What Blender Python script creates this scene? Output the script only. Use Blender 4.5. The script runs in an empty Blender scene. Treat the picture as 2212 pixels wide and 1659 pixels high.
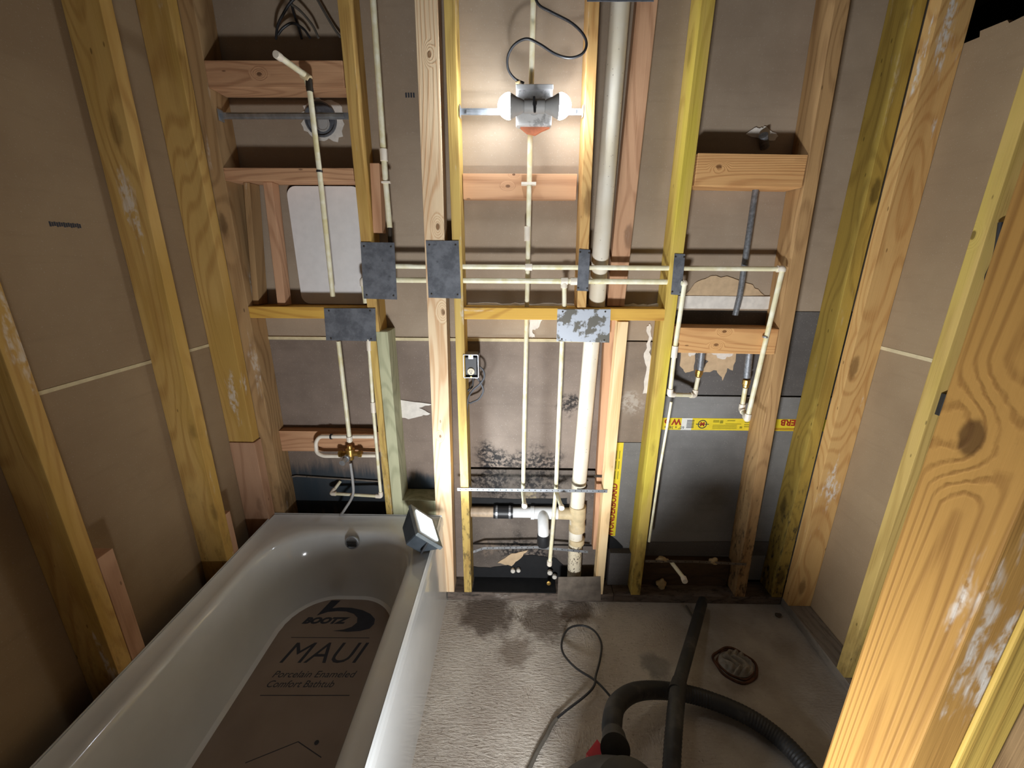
import bpy, bmesh, math, random
from mathutils import Vector, Matrix
random.seed(7)
sc = bpy.context.scene
W, H = 2212, 1659
# ------------------------------------------------------------------ camera, world, light, exposure
F_PX, PITCH, YAW, ROLL = 894.43, .29754, .01392, .00604
CAM = Vector((0, -1.40, 1.382))
fw = Vector((-math.sin(YAW)*math.cos(PITCH), math.cos(YAW)*math.cos(PITCH), -math.sin(PITCH)))
r0 = Vector((math.cos(YAW), math.sin(YAW), 0)); u0 = r0.cross(fw)
rt = r0*math.cos(ROLL)+u0*math.sin(ROLL); up = -r0*math.sin(ROLL)+u0*math.cos(ROLL)
cd = bpy.data.cameras.new('camera'); cam = bpy.data.objects.new('camera', cd); sc.collection.objects.link(cam)
M = Matrix.Identity(4)
for i in range(3):
    M[i][0] = rt[i]; M[i][1] = up[i]; M[i][2] = -fw[i]; M[i][3] = CAM[i]
cam.matrix_world = M
cd.sensor_fit = 'HORIZONTAL'; cd.sensor_width = 36; cd.lens = F_PX/W*36; cd.clip_start = .01
sc.camera = cam
wd = bpy.data.worlds.new('world'); sc.world = wd; wd.use_nodes = True
bg = wd.node_tree.nodes['Background']; bg.inputs[0].default_value = (1, .95, .90, 1); bg.inputs[1].default_value = .10
sc.view_settings.view_transform = 'Standard'; sc.view_settings.look = 'None'
sc.view_settings.exposure = 0.0; sc.view_settings.gamma = 1; sc.view_settings.use_curve_mapping = False
sc.cycles.use_denoising = True
BULB = 95.0         # emission strength of the globe bulbs
FLOOD_W = 2.2       # the flood light on the tub rim
FLOOR_W = 18.0      # the work light standing on the floor at the doorway

# ------------------------------------------------------------------ measuring: pixel of the photograph -> point on a real plane
def ray(x, y): return fw*F_PX+rt*(x-W/2)+up*(H/2-y)
def py(x, y, Y=0.0):
    d = ray(x, y); return CAM+d*((Y-CAM.y)/d.y)
def pz(x, y, Z):
    d = ray(x, y); return CAM+d*((Z-CAM.z)/d.z)
def pxx(x, y, X):
    d = ray(x, y); return CAM+d*((X-CAM.x)/d.x)
# ------------------------------------------------------------------ object helpers
WORLD = {}
def C(r, g, b):
    f = lambda v: (v/255/12.92) if v/255 <= .04045 else ((v/255+.055)/1.055)**2.4
    return (f(r), f(g), f(b), 1)
def tag(o, label=None, cat=None, group=None, kind=None):
    if label: o['label'] = label
    if cat: o['category'] = cat
    if group: o['group'] = group
    if kind: o['kind'] = kind
    return o
def obj(name, bm, mat, parent=None, label=None, cat=None, group=None, kind=None, smooth=False, origin=None):
    me = bpy.data.meshes.new(name)
    if origin is None:
        xs = [v.co for v in bm.verts]
        origin = Vector(((min(c.x for c in xs)+max(c.x for c in xs))/2, (min(c.y for c in xs)+max(c.y for c in xs))/2, min(c.z for c in xs)))
    origin = Vector(origin)
    for v in bm.verts: v.co -= origin
    bmesh.ops.recalc_face_normals(bm, faces=bm.faces)
    if smooth:
        for f in bm.faces: f.smooth = True
        for e in bm.edges:
            if len(e.link_faces) == 2 and e.calc_face_angle(0) > .7: e.smooth = False
    bm.to_mesh(me); bm.free()
    for m in (mat if isinstance(mat, (list, tuple)) else [mat]): me.materials.append(m)
    o = bpy.data.objects.new(name, me); sc.collection.objects.link(o)
    if parent is not None:
        o.parent = parent; o.location = origin-WORLD[parent.name]
    else: o.location = origin
    WORLD[o.name] = origin
    return tag(o, label, cat, group, kind)
def empty(name, loc, label, cat, group=None):
    o = bpy.data.objects.new(name, None); sc.collection.objects.link(o); o.location = loc
    o.empty_display_size = .05; WORLD[o.name] = Vector(loc)
    return tag(o, label, cat, group)
def hexa(bm, c, bev=0.0):
    """c: bottom 4 corners then top 4 corners"""
    vs = [bm.verts.new(Vector(p)) for p in c]
    fs = [(3,2,1,0),(4,5,6,7),(0,1,5,4),(1,2,6,5),(2,3,7,6),(3,0,4,7)]
    faces = [bm.faces.new([vs[i] for i in f]) for f in fs]
    if bev:
        es = list({e for f in faces for e in f.edges})
        bmesh.ops.bevel(bm, geom=es, offset=bev, segments=2, profile=.6, affect='EDGES')
    return bm
def box(a, b, bev=0.0, bm=None):
    bm = bm or bmesh.new()
    x0, y0, z0 = a; x1, y1, z1 = b
    return hexa(bm, [(x0,y0,z0),(x1,y0,z0),(x1,y1,z0),(x0,y1,z0),(x0,y0,z1),(x1,y0,z1),(x1,y1,z1),(x0,y1,z1)], bev)
def obox(cen, ax, ay, az, sx, sy, sz, bev=0, bm=None):
    bm = bm or bmesh.new(); cen = Vector(cen); ax, ay, az = Vector(ax), Vector(ay), Vector(az)
    q = lambda i, j, k: cen+ax*(i*sx/2)+ay*(j*sy/2)+az*(k*sz/2)
    return hexa(bm, [q(-1,-1,-1),q(1,-1,-1),q(1,1,-1),q(-1,1,-1),q(-1,-1,1),q(1,-1,1),q(1,1,1),q(-1,1,1)], bev)
def fillet(pts, rad, n=5):
    pts = [Vector(p) for p in pts]
    if rad <= 0 or len(pts) < 3: return pts
    out = [pts[0]]
    for a, b, c in zip(pts, pts[1:], pts[2:]):
        d1, d2 = (a-b), (c-b); t = min(rad, d1.length*.45, d2.length*.45)
        p, q = b+d1.normalized()*t, b+d2.normalized()*t
        for i in range(n+1):
            s = i/n; out.append(p*(1-s)**2+b*2*s*(1-s)+q*s*s)
    out.append(pts[-1]); return out
def spline(pts, n=8):
    P = [Vector(p) for p in pts]; P = [P[0]*2-P[1]]+P+[P[-1]*2-P[-2]]; out = []
    for i in range(1, len(P)-2):
        a, b, c, d = P[i-1:i+3]
        for k in range(n):
            t = k/n
            out.append(.5*((2*b)+(c-a)*t+(2*a-5*b+4*c-d)*t*t+(3*b-a-3*c+d)*t**3))
    out.append(P[-2]); return out
def tube(pts, r, seg=14, bm=None, caps=True):
    bm = bm or bmesh.new(); pts = [Vector(p) for p in pts]; rings = []; n = None
    for i, p in enumerate(pts):
        t = (pts[min(i+1, len(pts)-1)]-pts[max(i-1, 0)]).normalized()
        if n is None:
            n = t.orthogonal().normalized()
        n = (n-t*n.dot(t)).normalized(); b = t.cross(n)
        rr = r[i] if isinstance(r, (list, tuple)) else r
        rings.append([bm.verts.new(p+n*(rr*math.cos(2*math.pi*k/seg))+b*(rr*math.sin(2*math.pi*k/seg))) for k in range(seg)])
    for A, B in zip(rings, rings[1:]):
        for k in range(seg): bm.faces.new((A[k], A[(k+1) % seg], B[(k+1) % seg], B[k]))
    if caps: bm.faces.new(rings[0][::-1]); bm.faces.new(rings[-1])
    return bm
def lathe(p0, axis, prof, seg=24, bm=None):
    """prof: list of (distance along axis, radius)"""
    axis = Vector(axis).normalized(); p0 = Vector(p0)
    return tube_prof([p0+axis*d for d, _ in prof], axis, [r for _, r in prof], seg, bm)
def tube_prof(pts, axis, rs, seg, bm=None):
    bm = bm or bmesh.new(); n = axis.orthogonal().normalized(); b = axis.cross(n); rings = []
    for p, r in zip(pts, rs):
        rings.append([bm.verts.new(p+n*(r*math.cos(2*math.pi*k/seg))+b*(r*math.sin(2*math.pi*k/seg))) for k in range(seg)])
    for A, B in zip(rings, rings[1:]):
        for k in range(seg): bm.faces.new((A[k], A[(k+1) % seg], B[(k+1) % seg], B[k]))
    bm.faces.new(rings[0][::-1]); bm.faces.new(rings[-1]); return bm
def prism(poly, Y0, Y1, bm=None):
    """poly of (x,z) extruded along y"""
    bm = bm or bmesh.new()
    a = [bm.verts.new((x, Y0, z)) for x, z in poly]; b = [bm.verts.new((x, Y1, z)) for x, z in poly]
    bm.faces.new(a); bm.faces.new(b[::-1]); n = len(poly)
    for i in range(n): bm.faces.new((a[i], b[i], b[(i+1) % n], a[(i+1) % n]))
    return bm
def text_bm(s, size, shear=0.0, extr=.0004, bold=0.0):
    cu = bpy.data.curves.new('t', 'FONT'); cu.body = s; cu.size = size; cu.shear = shear; cu.extrude = extr
    cu.offset = bold; cu.align_x = 'CENTER'; cu.align_y = 'CENTER'; cu.resolution_u = 3
    to = bpy.data.objects.new('t', cu); sc.collection.objects.link(to)
    dg = bpy.context.evaluated_depsgraph_get(); dg.update()
    me = bpy.data.meshes.new_from_object(to.evaluated_get(dg))
    bm = bmesh.new(); bm.from_mesh(me)
    bpy.data.objects.remove(to); bpy.data.curves.remove(cu); bpy.data.meshes.remove(me)
    return bm
def xform(bm, m):
    bmesh.ops.transform(bm, matrix=m, verts=bm.verts); return bm
def join(bm, other):
    me = bpy.data.meshes.new('j'); other.to_mesh(me); other.free(); bm.from_mesh(me); bpy.data.meshes.remove(me); return bm

# ------------------------------------------------------------------ materials
class NT:
    def __init__(s, name):
        s.m = bpy.data.materials.new(name); s.m.use_nodes = True; s.t = s.m.node_tree
        s.b = s.t.nodes['Principled BSDF']
    def n(s, typ, **kw):
        n = s.t.nodes.new(typ)
        for k, v in kw.items(): setattr(n, k, v)
        return n
    def l(s, a, b): s.t.links.new(a, b)
    def math(s, op, a, b=None, c=None, clamp=False):
        n = s.n('ShaderNodeMath', operation=op, use_clamp=clamp)
        for i, v in enumerate((a, b, c)):
            if v is None: continue
            if isinstance(v, (int, float)): n.inputs[i].default_value = v
            else: s.l(v, n.inputs[i])
        return n.outputs[0]
    def mix(s, f, a, b):
        n = s.n('ShaderNodeMix', data_type='RGBA')
        for i, v in ((0, f), (6, a), (7, b)):
            if isinstance(v, (int, float)): n.inputs[i].default_value = v
            elif isinstance(v, tuple): n.inputs[i].default_value = v
            else: s.l(v, n.inputs[i])
        return n.outputs[2]
    def noise(s, vec, scale, detail=3, rough=.55):
        n = s.n('ShaderNodeTexNoise'); n.inputs['Scale'].default_value = scale
        n.inputs['Detail'].default_value = detail; n.inputs['Roughness'].default_value = rough
        if vec is not None: s.l(vec, n.inputs['Vector'])
        return n.outputs['Fac']
    def ramp(s, v, lo, hi, a=0.0, b=1.0):
        n = s.n('ShaderNodeMapRange'); n.interpolation_type = 'SMOOTHSTEP'
        for i, x in enumerate((v, lo, hi, a, b)):
            if isinstance(x, (int, float)): n.inputs[i].default_value = x
            else: s.l(x, n.inputs[i])
        return n.outputs[0]
    def pos(s): return s.n('ShaderNodeNewGeometry').outputs['Position']
    def objc(s): return s.n('ShaderNodeTexCoord').outputs['Object']
    def scale(s, vec, v):
        n = s.n('ShaderNodeVectorMath', operation='MULTIPLY'); s.l(vec, n.inputs[0]); n.inputs[1].default_value = v; return n.outputs[0]
    def add(s, a, b):
        n = s.n('ShaderNodeVectorMath', operation='ADD'); s.l(a, n.inputs[0])
        if isinstance(b, tuple): n.inputs[1].default_value = b
        else: s.l(b, n.inputs[1])
        return n.outputs[0]
    def dist(s, a, p):
        n = s.n('ShaderNodeVectorMath', operation='DISTANCE'); s.l(a, n.inputs[0]); n.inputs[1].default_value = p; return n.outputs['Value']
    def bump(s, h, st=.3, d=.002):
        n = s.n('ShaderNodeBump'); n.inputs['Strength'].default_value = st; n.inputs['Distance'].default_value = d
        s.l(h, n.inputs['Height']); s.l(n.outputs[0], s.b.inputs['Normal'])
    def fin(s, col, rough=.7, metal=0.0, spec=.3):
        if isinstance(col, tuple): s.b.inputs['Base Color'].default_value = col
        else: s.l(col, s.b.inputs['Base Color'])
        s.b.inputs['Roughness'].default_value = rough; s.b.inputs['Metallic'].default_value = metal
        s.b.inputs['Specular IOR Level'].default_value = spec
        return s.m
def plain(name, col, rough=.6, metal=0.0, spec=.3, var=.12, sc_=40):
    t = NT(name); v = t.noise(t.objc(), sc_)
    dk = tuple(c*(1-var*2) for c in col[:3])+(1,)
    return t.fin(t.mix(t.ramp(v, .3, .7), dk, col), rough, metal, spec)
def wood(name, light, dark, axis='z', rings=16, knots=.5, chalk=0.0, mold=0.0, mold_z=.5, mold_col=(.03,.025,.02,1), patch=None, fibre=.5, kpos=(), hol=.6, stretch=.9, grain=.5):
    """pine board: cathedral grain drawn out along the axis, knots that bend it, optional chalky smears and mould low down"""
    t = NT(name); oc = t.objc()
    rnd = t.n('ShaderNodeObjectInfo').outputs['Random']
    cx = t.n('ShaderNodeCombineXYZ'); t.l(t.math('MULTIPLY', rnd, 37.0), cx.inputs[0]); t.l(t.math('MULTIPLY', rnd, 91.0), cx.inputs[1]); t.l(t.math('MULTIPLY', rnd, 53.0), cx.inputs[2])
    ax = 'xyz'.index(axis)
    def st(v, lo): 
        s = [v, v, v]; s[ax] = lo; return t.add(t.scale(oc, tuple(s)), cx.outputs[0])
    base = t.noise(st(6, stretch), 1.0, 1.5, .4)
    # knots
    vo = t.n('ShaderNodeTexVoronoi'); vo.inputs['Scale'].default_value = 1.0; t.l(st(9, 3.2), vo.inputs['Vector']); vo.inputs['Randomness'].default_value = 1
    kd = vo.outputs['Distance']
    kn = t.noise(st(60, 40), 1, 2)
    kdn = t.math('ADD', kd, t.math('MULTIPLY', t.math('SUBTRACT', kn, .5), .10))
    knot = t.ramp(kdn, .17, .08)
    bend = t.ramp(kd, .55, .05)
    g = t.math('ADD', t.math('MULTIPLY', base, rings), t.math('MULTIPLY', bend, 2.2*knots))
    kk = []
    for (kx, ky, kz, kr) in kpos:
        sc3 = [1, 1, 1]; sc3[ax] = .6
        d = t.dist(t.scale(t.pos(), tuple(sc3)), (kx*sc3[0], ky*sc3[1], kz*sc3[2]))
        d = t.math('ADD', d, t.math('MULTIPLY', t.math('SUBTRACT', t.noise(t.pos(), 60, 3), .5), kr*.5))
        g = t.math('ADD', g, t.ramp(d, kr*3.5, 0, 0, 4.0)); kk.append(t.ramp(d, kr, kr*.6))
    tri = t.math('PINGPONG', g, .5)
    line = t.ramp(tri, .22, .47)
    fib = t.noise(st(260, 6), 1, 2)
    line = t.math('MULTIPLY', line, t.ramp(fib, .2, .75, .45, 1.0))
    col = t.mix(t.math('MULTIPLY', line, grain), light, dark)
    big = t.noise(st(9, 1.6), 1.0, 3)
    if patch: col = t.mix(t.ramp(big, .42, .62), col, patch)
    col = t.mix(t.ramp(t.noise(st(20, 3), 1, 4), .45, .75, 0, .35), col, dark)
    kc = tuple(c*.28 for c in dark[:3])+(1,)
    if knots: col = t.mix(t.math('MULTIPLY', knot, .85*knots, clamp=True), col, kc)
    for k_ in kk: col = t.mix(t.math('MULTIPLY', k_, .8), col, tuple(c*.35 for c in dark[:3])+(1,))
    # nicks and nail holes
    v2 = t.n('ShaderNodeTexVoronoi'); v2.inputs['Scale'].default_value = 1; t.l(st(34, 13), v2.inputs['Vector'])
    sx_ = t.n('ShaderNodeSeparateColor'); t.l(v2.outputs['Color'], sx_.inputs[0])
    col = t.mix(t.math('MULTIPLY', t.math('MULTIPLY', t.ramp(v2.outputs['Distance'], .11, .06), t.ramp(sx_.outputs[0], .70, .72)), hol), col, kc)
    if chalk:
        cn = t.math('MULTIPLY', t.ramp(t.noise(st(14, 2.4), 1, 5, .65), .60, .68), t.ramp(t.noise(st(90, 50), 1, 3), .35, .6))
        col = t.mix(t.math('MULTIPLY', cn, chalk, clamp=True), col, (.72, .68, .62, 1))
    if mold:
        sp = t.n('ShaderNodeSeparateXYZ'); t.l(t.pos(), sp.inputs[0])
        zz = t.math('ADD', sp.outputs[2], t.math('MULTIPLY', t.math('SUBTRACT', t.noise(t.pos(), 9, 4), .5), .5))
        hz = t.ramp(zz, mold_z, mold_z*.25)
        sm = t.ramp(t.noise(st(60, 22), 1, 5, .7), .46, .72)
        col = t.mix(t.math('MULTIPLY', t.math('MULTIPLY', hz, t.math('ADD', t.math('MULTIPLY', sm, .9), .18)), mold, clamp=True), col, mold_col)
    t.bump(t.math('ADD', fib, line), .35, .0012)
    return t.fin(col, .72, 0, .25)
XR0 = 1.107
Y1 = wood('yellow_pine', C(204,166,98), C(150,104,50), patch=C(188,150,78), chalk=.6, mold=.55, mold_z=.85, mold_col=(.07,.04,.02,1))
Y2 = wood('yellow_pine_vivid', C(206,176,90), C(160,122,52), rings=9, knots=.5, patch=C(202,180,72), mold=.8, mold_z=.45)
Y4 = wood('yellow_edge_pine', C(198,168,100), C(150,120,62), rings=14, knots=.3, kpos=[(pxx(2102, 508, XR0).x, pxx(2102, 508, XR0).y, pxx(2102, 508, XR0).z, .008)], patch=C(194,168,90), mold=.4, mold_z=.35)
Y3 = wood('yellow_pine_moldy', C(208,176,100), C(150,112,60), rings=12, chalk=.7, mold=.9, mold_z=1.0)
OR = wood('orange_pine', C(208,166,106), C(164,110,56), rings=22, knots=.7, chalk=.9)
def kp(*a): return [(py(x, y, Y).x, py(x, y, Y).y, py(x, y, Y).z, r) for x, y, Y, r in a]
LT = wood('new_spruce', C(236,208,170), C(190,132,82), rings=30, knots=.3, stretch=.5, grain=.6, kpos=kp((927,118,0,.007), (946,490,0,.008), (957,674,0,.008), (951,942,0,.005)))
CR = wood('cream_spruce', C(238,208,160), C(216,166,106), rings=10, knots=.3)
RD = wood('red_spruce_z', C(200,156,122), C(150,104,74), rings=16, knots=.6, chalk=.2)
REDX = wood('red_spruce', C(202,156,118), C(140,92,62), 'x', rings=20, knots=.5, stretch=.6, kpos=kp((1097,402,.055,.005), (1110,377,.055,.004), (560,160,0,.006)))
YX = wood('yellow_pine_block', C(214,168,78), C(160,104,44), 'x', rings=20, knots=.5, chalk=.5)
ORX = wood('orange_pine_block', C(216,166,110), C(164,104,58), 'x', rings=30, knots=.2, stretch=.6, kpos=kp((1565,716,0,.006), (1547,745,0,.006), (1553,360,0,.007)))
BRZ = wood('brown_pine', C(176,142,100), C(122,90,58), rings=14, knots=.7, chalk=.4, mold=.5, mold_z=.9)
BRS = wood('brown_pine_stained', C(184,146,100), C(130,94,60), rings=14, knots=.6, mold=1.0, mold_z=.75)
OLV = wood('olive_pine', C(170,142,66), C(120,94,40), rings=16, knots=.8, chalk=.2, mold=1.0, mold_z=.85)
GRN = wood('treated_pine', C(188,186,152), C(138,138,108), rings=18, knots=.3, mold=.3, mold_z=.7)
RBX = wood('stub_spruce', C(190,150,120), C(150,108,80), rings=12, knots=.4)
PLX = wood('plate_wood', C(120,106,96), C(80,66,58), 'x', rings=14, knots=.5, mold=.9, mold_z=.4, chalk=.6)
PLY_ = wood('plate_wood_side', C(138,128,116), C(110,98,88), 'y', rings=14, knots=.4, mold=.4, mold_z=.4, chalk=.6)
_k1 = pxx(2098, 945, .436)
POST = wood('post_pine', C(178,134,70), C(122,80,34), rings=34, knots=.0, chalk=.8, kpos=[(_k1.x, _k1.y, _k1.z, .014)], hol=.7, stretch=.35, grain=.6)
POST2 = wood('post_pine_yellow', C(190,158,78), C(150,112,48), rings=20, knots=.1, stretch=.35)

def paper(name, col, dk, spots=(), pits=True):
    t = NT(name); p = t.pos()
    a = t.noise(p, 3.0, 5, .6); b = t.noise(t.scale(p, (6, 6, 60)), 1, 3)
    c = t.mix(t.ramp(a, .3, .7), dk, col); c = t.mix(t.ramp(b, .5, .8, 0, .18), c, tuple(x*.7 for x in dk[:3])+(1,))
    f = t.noise(p, 260, 2); c = t.mix(t.ramp(f, .62, .75, 0, .25), c, (.6, .55, .5, 1))
    for (cx, cy, cz, rr, colr, dens) in spots:
        d = t.dist(t.scale(p, (1, 1, 1)), (cx, cy, cz))
        dn = t.math('ADD', d, t.math('MULTIPLY', t.math('SUBTRACT', t.noise(p, 14, 5, .7), .5), rr*2.2))
        wet = colr[2] > colr[0]*1.3
        if wet: dn = t.math('ADD', d, t.math('MULTIPLY', t.math('SUBTRACT', t.noise(t.scale(p, (60, 6, 8)), 1, 4, .6), .5), rr*.7))
        blot = t.math('MULTIPLY', t.ramp(dn, rr*1.05, rr*.55 if wet else rr*.35), .95 if wet else t.ramp(t.noise(p, 75, 4, .7), .40, .56))
        c = t.mix(t.math('MULTIPLY', blot, dens, clamp=True), c, colr)
    t.bump(t.noise(p, 120, 3), .15, .001)
    return t.fin(c, .85, 0, .15)
K = (.018, .017, .018, 1)
PAPER = paper('drywall_paper', C(168,150,130), C(150,132,113))
PAPERL = paper('drywall_paper_side', C(158,136,108), C(144,122,96))
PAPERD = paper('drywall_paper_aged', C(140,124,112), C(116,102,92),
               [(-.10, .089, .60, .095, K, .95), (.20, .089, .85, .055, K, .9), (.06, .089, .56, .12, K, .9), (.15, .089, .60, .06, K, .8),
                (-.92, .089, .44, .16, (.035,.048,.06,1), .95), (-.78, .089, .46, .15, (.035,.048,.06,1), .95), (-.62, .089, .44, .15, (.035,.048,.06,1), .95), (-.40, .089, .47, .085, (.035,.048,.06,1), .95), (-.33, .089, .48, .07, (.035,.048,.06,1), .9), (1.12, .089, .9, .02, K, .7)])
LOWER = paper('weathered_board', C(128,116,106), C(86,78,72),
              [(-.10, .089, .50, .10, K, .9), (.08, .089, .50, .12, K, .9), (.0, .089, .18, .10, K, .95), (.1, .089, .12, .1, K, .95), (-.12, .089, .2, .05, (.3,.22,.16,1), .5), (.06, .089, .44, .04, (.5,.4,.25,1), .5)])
STAINED = paper('stained_sheet', C(140,124,110), C(112,98,86))
CEM = paper('cement_sheet', C(138,136,134), C(112,110,108))
CEMD = paper('cement_sheet_dark', C(104,100,98), C(86,82,80))
STONE = paper('mortar_sheet', C(150,134,118), C(120,106,94), [(.43, .086, .85, .05, (.55,.5,.44,1), .5)])
BLACK = plain('flat_black', (.012, .012, .013, 1), .7)
GYP = plain('gypsum', C(226,218,208), .9, var=.08)
TORN = plain('torn_paper', C(200,172,138), .9, var=.08)
CREAMT = plain('seam_tape', C(214,198,160), .8, var=.08)
CPVC = NT('cream_pipe')
def _cpvc():
    t = CPVC; oc = t.objc(); p = t.pos()
    c = t.mix(t.ramp(t.noise(p, 30, 3), .35, .7), C(226,216,178), C(242,236,212))
    c = t.mix(t.ramp(t.noise(p, 12, 4), .58, .66, 0, .5), c, C(214,196,120))
    return t.fin(c, .38, 0, .5)
CPVC = _cpvc()
FIT = plain('pipe_fitting', C(238,226,208), .4, spec=.5, var=.05)
PVC = NT('stack_plastic')
def _pvc():
    t = PVC; p = t.pos(); sp = t.n('ShaderNodeSeparateXYZ'); t.l(p, sp.inputs[0])
    c = t.mix(t.ramp(t.noise(p, 8, 3), .3, .7), C(226,214,190), C(236,228,212))
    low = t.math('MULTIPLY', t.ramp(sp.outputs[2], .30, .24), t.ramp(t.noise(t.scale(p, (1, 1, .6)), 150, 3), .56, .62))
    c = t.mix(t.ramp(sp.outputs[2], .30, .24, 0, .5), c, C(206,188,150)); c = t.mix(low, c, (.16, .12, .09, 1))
    v = t.n('ShaderNodeTexVoronoi'); v.inputs['Scale'].default_value = 60; t.l(p, v.inputs['Vector'])
    c = t.mix(t.ramp(v.outputs['Distance'], .14, .08, 0, .6), c, (.3, .22, .15, 1))
    return t.fin(c, .36, 0, .5)
PVC = _pvc()
PVCT = plain('tan_fitting', C(214,192,152), .5, var=.1)
PVCW = plain('white_fitting', C(236,236,236), .35, spec=.5, var=.04)
BRONZ = plain('tan_drain_pipe', C(196,172,146), .5, var=.15)
RUB = plain('black_rubber', (.02, .02, .022, 1), .45, spec=.5, var=.1)
GALV = NT('galvanised_plate')
def _galv():
    t = GALV; oc = t.objc(); rnd = t.n('ShaderNodeObjectInfo').outputs['Random']
    cx = t.n('ShaderNodeCombineXYZ'); t.l(t.math('MULTIPLY', rnd, 60.0), cx.inputs[0])
    v = t.add(oc, cx.outputs[0])
    c = t.mix(t.ramp(t.noise(v, 22, 5, .65), .35, .65), C(84,86,92), C(112,114,120))
    c = t.mix(t.ramp(t.noise(v, 45, 5, .7), .60, .68, 0, .6), c, C(66,66,68))
    t.bump(t.noise(v, 30, 3), .25, .002)
    return t.fin(c, .55, .2, .4)
GALV = _galv()
GALVT = NT('galvanised_plate_tarnished')
def _galvt():
    t = GALVT; oc = t.objc()
    m = t.ramp(t.noise(oc, 16, 4, .6), .47, .53)
    c = t.mix(m, C(178,182,190), C(104,100,92))
    return t.fin(c, .5, .35, .4)
GALVT = _galvt()
GALVD = plain('dusty_steel', C(128,116,104), .7, .15, var=.2, sc_=20)
STEEL = plain('zinc_steel', C(196,200,206), .35, .8, .5, var=.15)
STEELP = plain('galvanised_pipe', C(140,142,146), .5, .5, .4, var=.2, sc_=120)
BRASS = plain('brass', C(190,150,80), .35, .8, .5, var=.15)
DARKM = plain('dark_metal', C(70,62,54), .5, .5, var=.2)
ENAM = NT('white_enamel')
def _en():
    t = ENAM; p = t.pos()
    c = t.mix(t.ramp(t.noise(p, 5, 4), .4, .7), C(218,220,220), C(226,228,228))
    return t.fin(c, .12, 0, .55)
ENAM = _en(); ENAM.node_tree.nodes['Principled BSDF'].inputs['Coat Weight'].default_value = .3
MATT = NT('foam_mat')
def _mt():
    t = MATT; p = t.pos(); c = t.mix(t.ramp(t.noise(p, 6, 3), .3, .7), C(138,122,110), C(150,134,122))
    return t.fin(c, .75)
MATT = _mt()
INK = plain('dark_blue_ink', C(58,60,68), .7, var=.05)
WHITEP = plain('white_paint', C(226,222,220), .55, var=.03)
def emis(name, col, s):
    t = NT(name); t.b.inputs['Emission Color'].default_value = col; t.b.inputs['Emission Strength'].default_value = s
    return t.fin((.8, .8, .8, 1), .4)
BULBM = emis('lit_globe', (.86, .93, 1, 1), BULB)
LENS = emis('lit_lens', (.88, .96, 1, 1), 18)
LENS2 = emis('lit_lens_warm', (1, .96, .9, 1), 8)
GREYP = plain('grey_socket', C(168,166,164), .5, var=.05)
BOXP = NT('worn_cover')
def _bx():
    t = BOXP; oc = t.objc()
    c = t.mix(t.ramp(t.noise(oc, 30, 5, .7), .5, .62, 0, .6), C(214,212,210), C(120,116,114))
    return t.fin(c, .5)
BOXP = _bx()
ORNG = plain('orange_plastic', C(226,140,104), .6)
CORD = plain('black_cord', (.025, .025, .028, 1), .4, spec=.5)
GREYCORD = plain('dusty_cord', C(98,92,84), .6)
WIRE = plain('grey_cable', C(92,92,96), .5)
HOSE = NT('hose_plastic')
def _hs():
    t = HOSE; v = t.noise(t.pos(), 14, 4)
    return t.fin(t.mix(t.ramp(v, .5, .75), (.035, .035, .037, 1), (.09, .085, .08, 1)), .5, 0, .35)
HOSE = _hs()
RED = plain('red_plastic', C(196,30, 48), .45)
YTAPE = plain('yellow_tape', C(232,206,52), .6, var=.05)
TREDM = plain('red_print', C(158,50,34), .6, var=.05)
TGRN = plain('green_print', C(150,140,40), .6, var=.05)
TWH = plain('white_tape', C(226,224,216), .6, var=.03)
FLOORM = NT('dusty_subfloor')
def _fl():
    t = FLOORM; p = t.pos()
    big = t.noise(p, 3.2, 5, .6)
    r1 = t.noise(t.scale(p, (45, 150, 1)), 1, 4, .65); r2 = t.noise(t.scale(p, (150, 60, 1)), 1, 3, .6)
    pick = t.ramp(t.noise(p, 5, 2), .50, .70)
    rm = t.n('ShaderNodeMix', data_type='FLOAT'); t.l(pick, rm.inputs[0]); t.l(r1, rm.inputs[2]); t.l(r2, rm.inputs[3]); r = rm.outputs[0]
    c = t.mix(t.ramp(big, .30, .68), C(166,154,142), C(196,186,174))
    c = t.mix(t.ramp(r, .52, .66, 0, .30), c, C(120,106,94))
    c = t.mix(t.ramp(t.noise(p, 130, 3, .6), .58, .68, 0, .35), c, C(226,220,208))
    c = t.mix(t.ramp(t.noise(p, 60, 5, .75), .60, .68, 0, .7), c, C(84,68,54))
    # wide brown water stains beside the bottom plate and the smoother grey right-hand end
    for (x, y, rr, col, s) in ((.12, -.10, .12, C(92,78,66), .8), (-.12, -.07, .13, C(84,70,60), .85), (.0, -.24, .07, C(96,78,62), .6), (.25, -.05, .08, C(84,68,56), .75), (.50, -.28, .06, C(110,108,106), .7), (.77, -.30, .095, C(96,72,58), .75)):
        d = t.dist(p, (x, y, 0)); dn = t.math('ADD', d, t.math('MULTIPLY', t.math('SUBTRACT', t.noise(p, 16, 5, .7), .5), rr*1.6))
        c = t.mix(t.math('MULTIPLY', t.ramp(dn, rr*1.1, rr*.5), s), c, col)
    sp = t.n('ShaderNodeSeparateXYZ'); t.l(p, sp.inputs[0])
    xx = t.math('ADD', sp.outputs[0], t.math('MULTIPLY', t.math('SUBTRACT', big, .5), .5))
    right = t.ramp(xx, .45, .70)
    c = t.mix(t.math('MULTIPLY', right, .75), c, t.mix(t.ramp(t.noise(p, 6, 4), .35, .7), C(126,118,110), C(160,154,146)))
    t.bump(t.math('ADD', t.math('MULTIPLY', r, t.ramp(xx, .75, .35, .15, 1.0)), t.math('MULTIPLY', big, .6)), .9, .010)
    return t.fin(c, .85, 0, .2)
FLOORM = _fl()
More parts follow.
